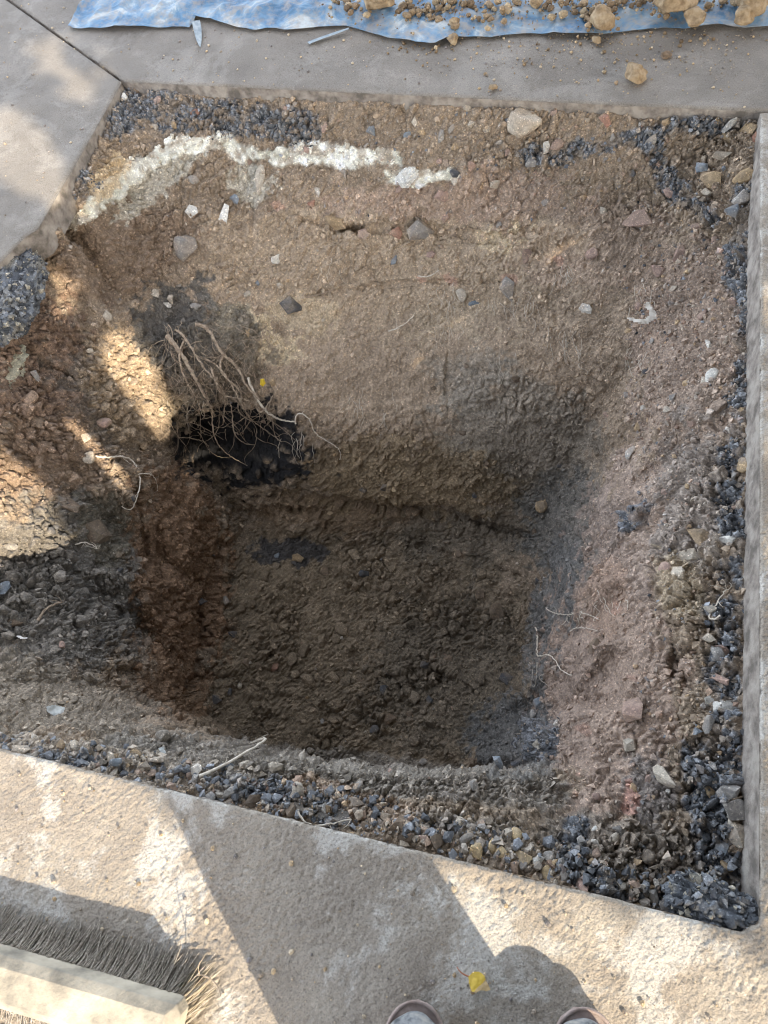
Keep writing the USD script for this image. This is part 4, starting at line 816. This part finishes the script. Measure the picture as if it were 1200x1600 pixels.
single('paper_scrap', [(73, 1106), (88, 1103), (103, 1107), (98, 1124), (86, 1122), (74, 1114)], L_paper, 'folded grey white paper scrap on the dark soil near the left rim', 'paper scrap', 4, fold=.008, lift=.01)
single('paper_scrap', [(241, 1172), (250, 1169), (253, 1186), (244, 1188)], L_paper, 'tiny pale scrap standing in rubble on the near edge', 'paper scrap', 5, lift=.012)
single('paper_scrap', [(24, 998), (36, 995), (42, 1002), (30, 1004)], L_white, 'small white flake on the dark clay beside the left frame edge', 'paper scrap', 6, lift=.01)
single('dead_leaf', [(844, 1150), (848, 1160), (854, 1164), (846, 1166), (838, 1162), (836, 1158)], L_pale, 'pale triangular dead leaf in the dark pocket at the near right corner', 'leaf', 7, lift=.012)
single('yellow_petal', [(390, 593), (396, 592), (399, 600), (395, 605), (389, 602)], look('yellow_petal_look', (.60, .42, .03), (.72, .54, .06), 60), 'tiny bright yellow leaf caught among the hanging roots', 'leaf', 8, lift=.05)
L_leaf = look('yellow_leaf_look', (.58, .40, .05), (.70, .51, .12), 24, .6, .3, 90)
L_leaf2 = look('brown_leaf_look', (.42, .30, .15), (.58, .44, .26), 40, .7, .3, 90)
lf = thing('fallen_leaf', 'fallen yellow leaf with a browned tip on the near concrete', 'leaf')
obj('blade', patch([(731, 1526), (736, 1519), (744, 1516), (752, 1518), (757, 1524), (759, 1530), (756, 1538), (748, 1543), (742, 1550), (737, 1549), (733, 1540)], L_leaf, '', '', '', 9, zplane=.004, fold=.004, lift=.006), L_leaf, lf)
obj('browned_tip', patch([(758, 1529), (763, 1537), (767, 1546), (760, 1548), (752, 1546.5), (742, 1551), (740, 1549), (746, 1541), (753, 1536)], L_leaf2, '', '', '', 9, zplane=.0052, fold=.004, lift=.006), L_leaf2, lf)
obj('stalk', tube([at(733, 1526, .008), at(724, 1522, .012), at(717, 1516, .015), at(714, 1511, .014)], [.0014, .0008], 6, 16), look('leaf_stalk_look', (.36, .16, .10)), lf)

# ------------------------------------------------------------------ broom
L_wood = look('weathered_broom_wood', (.17, .155, .13), (.34, .305, .245), 18, .85, .5, 110, c3=(.46, .41, .33), lo=.3, hi=.72, detail=8)
L_brist = look('grey_bristles', (.18, .155, .13), (.46, .41, .35), 260, .7)
L_brist2 = look('tan_bristles', (.22, .18, .13), (.36, .31, .23), 200, .7)
L_teal = look('painted_collar', (.05, .20, .19), (.10, .28, .26), 60, .5)
HB = .088
b0, b1 = at(0, 1494, HB), at(281, 1575, HB)
ax = b1 - b0; ax[2] = 0; ax /= np.linalg.norm(ax); ay = np.cross([0, 0, 1.0], ax)            # ay: up the picture
Rb = np.stack([ax, ay, [0, 0, 1.0]], 1)
bw, bl, bh = .084, .56, .042
broom = thing('broom', 'yard broom with a pale wooden head and stiff grey bristles on the concrete', 'broom')
tilt = math.radians(13); Rt = np.array([[1, 0, 0], [0, math.cos(tilt), -math.sin(tilt)], [0, math.sin(tilt), math.cos(tilt)]])
org = b1.copy()
def bput(m): return moved(m if isinstance(m, trimesh.Trimesh) else as_tri(m), Rb @ Rt, org)
s_ = manifold3d.Manifold.cylinder(bl, .004, .004, 12)
blk = manifold3d.Manifold.batch_hull([manifold3d.Manifold.sphere(.004, 12).translate((x, y, z)) for x, y, z in
      [(-bl, -.004, -.012), (-bl, -bw + .004, -.012), (-.012, -.004, -.012), (-.003, -.016, -.012), (-.003, -bw + .018, -.012), (-.014, -bw + .004, -.012), (-bl, -.004, -bh), (-bl, -bw + .004, -bh), (-.012, -.004, -bh), (-.003, -.016, -bh), (-.003, -bw + .018, -bh), (-.014, -bw + .004, -bh),
       (-bl, -.017, -.002), (-bl, -bw + .017, -.002), (-.024, -.017, -.002), (-.024, -bw + .017, -.002)]])
obj('head', bput(blk), L_wood, broom, smooth=25)
r = np.random.default_rng(31); curves, tips = {0: [], 1: []}, 0
rows_y = np.linspace(-.004, -bw + .006, 7)
for yy in rows_y:
    for xx in np.arange(-bl + .02, -.006, .0115):
        for k in range(13):
            base = np.array([xx + r.normal(0, .0026), yy + r.normal(0, .0026), -bh + .002])
            edge = smooth01((xx + .05) / .05); out = (yy + bw / 2) / bw * 2
            p0 = org + Rb @ (Rt @ base)
            L = r.uniform(.048, .06); lean = np.array([edge * .36 + r.normal(.12, .22), .62 + out * .38 + r.normal(0, .16) if yy > -.05 else out * .7 + r.normal(.1, .2), 0])
            d = Rb @ np.array([lean[0], lean[1], 0.0]); end = p0 + d * L * .95; end[2] = max(.0015, min(p0[2] - .3 * L, r.uniform(.0015, .012)))
            midp = (p0 * .55 + end * .45) + np.array([0, 0, -.004]) - d * .006 + r.normal(0, .0022, 3)
            curves[1 if (xx > -.03 and r.random() < .75) else 0].append((p0, midp, end))
for k, (nm, mt) in enumerate((('bristles', L_brist), ('splayed_bristles', L_brist2))):
    cs = curves[k]; P = []
    for a, b, c in cs:
        t = np.linspace(0, 1, 6)[:, None]; P.append((1 - t) ** 2 * a + 2 * t * (1 - t) * (2 * b - (a + c) / 2) + t ** 2 * c)
    P = np.array(P); n = len(P)
    T = np.gradient(P, axis=1); T /= np.linalg.norm(T, axis=2, keepdims=True) + 1e-9; N = np.cross(T, [.3, .2, 1.0]); N /= np.linalg.norm(N, axis=2, keepdims=True) + 1e-9; Bn = np.cross(T, N)
    w = np.linspace(.00125, .0009, 6)[None, :, None]; ring = np.stack([P + w * (math.cos(a) * N + math.sin(a) * Bn) for a in (0, 2.094, 4.189)], 2)       # n, 6, 3, 3
    v = ring.reshape(-1, 3); f = []
    loc = []
    for i in range(5):
        for s in range(3): a, b = i * 3 + s, i * 3 + (s + 1) % 3; loc += [[a, b, b + 3], [a, b + 3, a + 3]]
    f = (np.array(loc)[None] + (np.arange(n) * 18)[:, None, None]).reshape(-1, 3)
    tag(obj(nm, (v, f), mt, broom, smooth=True), kind='stuff')
hc = np.array([-.372, -.052, 0.0]); hd = np.array([-.42, -.72, .55]); hd /= np.linalg.norm(hd)
obj('collar', bput(tube([hc - hd * .02, hc + hd * .05], [.021, .019], 16, 8)), L_teal, broom, smooth=40)
obj('handle', bput(tube([hc + hd * .045, hc + hd * .6, hc + hd * 1.2], [.0145, .0135, .0125], 12, 20)), L_wood, broom, smooth=40)
tw = thing('dry_twig', 'thin dry twig rising from the right end of the broom bristles', 'twig')
q0 = at(300, 1530, .012)
for pts in ([q0, q0 + [.02, .015, .03], q0 + [.045, .02, .055]], [q0 + [.02, .015, .03], q0 + [.02, .03, .05], q0 + [.03, .045, .075]], [q0 + [.032, .017, .043], q0 + [.06, .012, .05], q0 + [.075, .0, .06]]):
    obj('stem', tube(pts, [.0012, .0005], 5, 10), L_root, tw, smooth=60)

# ------------------------------------------------------------------ the person standing at the near edge (only the boot toes are in the picture)
L_trou = look('dark_work_trousers', (.045, .048, .045), (.085, .088, .082), 30, .95, .4, 160)
L_jack = look('dark_jacket', (.035, .04, .05), (.06, .065, .08), 30, .9, .4, 120)
L_skin = look('skin', (.45, .27, .19), (.52, .33, .24), 20, .55, .1, 200)
L_hair = look('brown_hair', (.04, .026, .016), (.08, .05, .03), 120, .6, .6, 200)
L_boot = look('dusty_boot_leather', (.07, .075, .08), (.20, .205, .21), 45, .8, .5, 140, c3=(.30, .29, .27))
L_sole = look('dusty_red_sole', (.22, .165, .145), (.32, .26, .235), 60, .85, .3, 160)
person = thing('person', 'person in dark trousers and dusty boots standing at the near edge', 'person')
def boot(toe, heading, nm):
    h = math.radians(heading); fw = np.array([math.cos(h), math.sin(h), 0]); sd = np.array([-fw[1], fw[0], 0]); Rm = np.stack([sd, fw, [0, 0, 1.0]], 1)
    g = thing('boot', parent=person)
    S = lambda x, y, z, rr: manifold3d.Manifold.sphere(rr, 24).translate((x, y, z))
    cap = manifold3d.Manifold.batch_hull([S(-.012, -.052, .040, .036), S(.014, -.052, .040, .036), S(0, -.045, .036, .037), S(-.004, -.12, .062, .038), S(.006, -.12, .062, .038)])
    mid = manifold3d.Manifold.batch_hull([S(-.004, -.12, .062, .040), S(.006, -.12, .06, .040), S(0, -.21, .075, .040), S(0, -.245, .06, .038), S(0, -.20, .10, .040)])
    shaft = manifold3d.Manifold.batch_hull([S(0, -.20, .10, .045), S(0, -.21, .24, .052), S(0, -.245, .07, .038)])
    up = melt([cap, mid, shaft], .007, 6)
    obj('upper', moved(up, Rm, toe), L_boot, g, smooth=50)
    out = [(0, 0), (.024, -.008), (.040, -.028), (.049, -.06), (.047, -.10), (.038, -.16), (.037, -.25), (.022, -.285), (-.022, -.285), (-.037, -.25), (-.038, -.16), (-.045, -.10), (-.048, -.06), (-.040, -.028), (-.024, -.008)]
    so = trimesh.creation.extrude_polygon(Polygon(out).buffer(.012).buffer(-.008), .027, engine='earcut'); so.apply_translation((0, 0, .001))
    obj('sole', moved(so, Rm, toe), L_sole, g, smooth=30)
    wl = [np.array((x * 1.07, y * 1.0 + (.004 if y > -.03 else 0), .030)) for x, y in out]; obj('welt', moved(tube(wl + [wl[0]], .0030, 8, 90), Rm, toe), L_sole, g, smooth=60)
    return Rm @ np.array([0, -.205, 0]) + toe
a_l = boot(np.array([*at(652, 1570, .035)[:2], 0.004]), 97, 'l')
a_r = boot(np.array([*at(926, 1584, .035)[:2], 0.004]), 82, 'r')
hipz = .93; hl, hr = np.array([.055, -.52, hipz]), np.array([.335, -.49, hipz])
jt = []
def J(p, rr): return (np.asarray(p, float), rr)
kl, kr = (a_l * .5 + hl * .5) * [1, 1, 0] + [.0, .03, .50], (a_r * .5 + hr * .5) * [1, 1, 0] + [.0, .03, .50]
legs = []
for a, k, h, sx_ in ((a_l, kl, hl, 1), (a_r, kr, hr, -1)):
    legs += chain([J([a[0] + sx_ * .012, a[1], .125], .098), J([a[0] * .7 + k[0] * .3 + sx_ * .018, a[1] * .5 + k[1] * .5, .30], .102), J(k, .078), J(h, .092)], [(0, 1), (1, 2), (2, 3)])
legs += chain([J(hl, .095), J(hr, .095), J([.20, -.50, 1.04], .14)], [(0, 1), (0, 2), (1, 2)])
obj('trousers', melt(legs, .02), L_trou, person, smooth=60)
sh_l, sh_r = np.array([.03, -.46, 1.40]), np.array([.36, -.45, 1.40])
el_l, el_r = np.array([-.06, -.38, 1.17]), np.array([.33, -.40, 1.17])
wr_l, wr_r = np.array([-.115, -.14, 1.40]), np.array([.115, -.13, 1.40])
tor = chain([J([.20, -.50, .98], .15), J([.20, -.49, 1.2], .145), J([.12, -.47, 1.36], .10), J([.28, -.465, 1.36], .10), J(sh_l, .065), J(sh_r, .065), J([.20, -.45, 1.46], .065)],
            [(0, 1), (1, 2), (1, 3), (2, 3), (2, 4), (3, 5), (2, 6), (3, 6), (4, 6), (5, 6)])
for s, e, w in ((sh_l, el_l, wr_l), (sh_r, el_r, wr_r)):
    tor += chain([J(s, .065), J(e, .05), J(e * .12 + w * .88, .037)], [(0, 1), (1, 2)])
obj('jacket', melt(tor, .02), L_jack, person, smooth=60)
hc_ = np.array([.18, -.37, 1.64])
body = chain([J([.20, -.44, 1.47], .055), J([.19, -.41, 1.54], .052), J(hc_ + [0, -.02, .02], .088), J(hc_ + [0, .02, -.01], .078), J(hc_ + [0, .045, -.075], .042), J(hc_ + [0, .062, -.02], .03), J(hc_ + [0, .098, -.028], .012), J(hc_ + [0, .085, .012], .012)],
             [(0, 1), (1, 2), (2, 3), (3, 4), (3, 5), (6, 7), (5, 7)])
for sx in (-1, 1): body += chain([J(hc_ + [sx * .082, -.012, -.005], .014), J(hc_ + [sx * .086, -.02, .02], .013)], [(0, 1)])
for w, e, sx in ((wr_l, el_l, 1), (wr_r, el_r, -1)):
    d = (w - e) / np.linalg.norm(w - e); palm = w + d * .075
    body += chain([J(e * .25 + w * .75, .032), J(w, .026), J(w + d * .03, .026), J(palm + [0, 0, .02], .018), J(palm + [0, 0, -.028], .017)], [(0, 1), (1, 2), (2, 3), (2, 4), (3, 4)])
    for q in range(4):
        b_ = palm + np.array([0, 0, .026 - .018 * q]); ln = (.85, 1.0, .95, .75)[q]
        body += chain([J(b_, .0095), J(b_ + d * .03 * ln + [sx * .006, 0, 0], .009), J(b_ + d * .042 * ln + [sx * .03 * ln, .004, 0], .0085), J(b_ + d * .038 * ln + [sx * .05 * ln, .002, 0], .008)], [(0, 1), (1, 2), (2, 3)])
    body += chain([J(w + d * .035 + [0, -.01, .022], .013), J(w + d * .055 + [sx * .02, -.03, .035], .0105), J(w + d * .06 + [sx * .045, -.032, .036], .009)], [(0, 1), (1, 2)])
tb = melt(body, .008, 6); obj('body', tb, L_skin, person, smooth=60)
hair = chain([J(hc_ + [0, -.03, .035], .096), J(hc_ + [0, .015, .055], .076), J(hc_ + [0, -.06, -.03], .065)], [(0, 1), (0, 2)]); obj('hair', melt(hair, .012, 4), L_hair, person, smooth=60)
L_eye = look('eye', (.02, .015, .012), rough=.2)
for sx in (-1, 1):
    e_ = _ICO[2].copy(); e_.apply_scale(.011); e_.apply_translation(hc_ + [sx * .031, .083, .006]); obj('eye', e_, L_eye, person)
mo = _ICO[2].copy(); mo.vertices = mo.vertices * [.024, .006, .006] + hc_ + [0, .090, -.062]; obj('mouth', mo, look('lips', (.42, .18, .15)), person)

# ------------------------------------------------------------------ unseen tree behind, its crown shaped to shade the pit
AX = np.array([-math.cos(SUN_AZ), -math.sin(SUN_AZ)]); SX = np.array([-math.sin(SUN_AZ), math.cos(SUN_AZ)])       # along the shadow, and across it
def sa(p):
    g = np.asarray(p)[..., :2] - SUN[:2] * (np.asarray(p)[..., 2:3] / SUN[2]); return g @ SX, g @ AX
# openings in the crown where the photograph has sun flecks: across the shadow, along it, half sizes, how open
gaps = [(-.02, .60, .12, .24, 1), (.03, 1.05, .11, .34, 1), (-.05, 1.75, .095, .22, 1), (-.21, .85, .11, .44, 1), (-.64, .95, .26, .62, 1), (.47, .77, .07, .13, .85), (.14, .48, .08, .16, .7), (.15, 2.2, .07, .22, .8),
        (.12, 2.6, .15, .34, 1), (.44, 2.9, .15, .3, .95), (.62, 2.75, .10, .2, .7), (.30, 2.45, .08, .2, .6), (.75, 2.45, .09, .18, .5), (1.0, 2.35, .10, .18, .45), (.05, 3.2, .15, .3, .5)]
gaps = np.array(gaps)
L_bark = look('tree_bark', (.06, .05, .04), (.14, .12, .10), 30, .95, .8, 50)
nodes = {'o': ('geometry', {}), 'r': ('rgb_ramp', {'ramp': [(0, (.045, .075, .018)), (1, (.11, .13, .03))]}), 'p': ('principled_bsdf', {'roughness': .6}), 't': ('translucent_bsdf', {'color': (.10, .14, .03)}), 'm': ('mix_closure', {'fac': .25})}
L_foliage = usdkit.material(stage, '/World/Looks/foliage', nodes, [('o.random_per_island', 'r.fac'), ('r.color', 'p.base_color'), ('p.BSDF', 'm.closure1'), ('t.BSDF', 'm.closure2')], surface='m.closure')
tree = thing('unseen_tree', 'leafy tree out of view behind the person, crown shaped to shade the pit', 'tree')
def world_of(s, a, h): g = s * SX + a * AX; return np.concatenate([g + SUN[:2] * (h / SUN[2])[..., None] if np.ndim(h) else g + SUN[:2] * (h / SUN[2]), np.atleast_1d(h)[..., None] if np.ndim(h) else [h]], -1)
def crown(n, seed):
    r = np.random.default_rng(seed); tt = r.uniform(4.7, 6.8, n); s = r.uniform(-1.7, 5.6, n); a = r.uniform(-.5, 6.2, n)
    edge = np.maximum(np.minimum(-1.11 * s, .85), np.minimum(.9 * s - .70, .75)) + np.where(s > .3, -.01, .06) + .04 * np.sin(s * 9.1 + 1) * np.cos(s * 4.3) + .03 * np.sin(s * 23)  # crown outline follows the pit rim, so that its shade fills the pit
    keep = a > edge + r.random(n) ** 3 * .05
    keep &= r.random(n) > smooth01((a - 4.6) / 2.0) * .9
    keep &= r.random(n) > np.maximum(smooth01((s - 3.8) / 1.8), smooth01((-1.25 - s) / .45)) * .9
    for gs, ga, gr, gl, k in gaps:
        d = np.hypot((s - gs) / gr, (a - ga) / gl); keep &= ~((d < 1) & (r.random(n) < k))
    s, a, tt = s[keep], a[keep], tt[keep]; g = s[:, None] * SX + a[:, None] * AX; z = (tt * SUN[2])
    c = np.concatenate([g + SUN[:2] * (z / SUN[2])[:, None], z[:, None]], 1)
    n = len(c); u = r.normal(size=(n, 3)); u /= np.linalg.norm(u, axis=1)[:, None]; w = np.cross(u, r.normal(size=(n, 3))); w /= np.linalg.norm(w, axis=1)[:, None]
    L, W = r.uniform(.055, .08, n)[:, None], r.uniform(.038, .052, n)[:, None]
    v = np.stack([c - u * L, c + w * W + u * L * .1, c + u * L, c - w * W + u * L * .1], 1).reshape(-1, 3); k = np.arange(n)[:, None] * 4
    return v, np.concatenate([k + [0, 1, 2], k + [0, 2, 3]])
tag(obj('crown', crown(80000, 3), L_foliage, tree, smooth=False), kind='stuff')
S0 = 2.35; base = (S0 * SX - AX * 5.3)
tp = np.array([*base, -.04]); top = world_of(S0, .8, 2.6)
obj('trunk', tube([tp, tp * .5 + top * .5 + [.1, .05, 0], top], [.17, .12, .06], 14, 40), L_bark, tree, smooth=60)
for k, (s, a, h) in enumerate(((.9, 1.6, 2.6), (.6, 3.6, 2.8), (1.4, 4.2, 2.8), (3.6, 1.6, 2.6), (4.4, 2.9, 2.7), (2.8, 4.4, 2.9))):
    e = world_of(s, a, h); st = tp * .42 + top * .58; obj('limb', tube([st, st * .55 + e * .45 + [0, 0, .25], e], [.055, .035, .012], 8, 20), L_bark, tree, smooth=60)
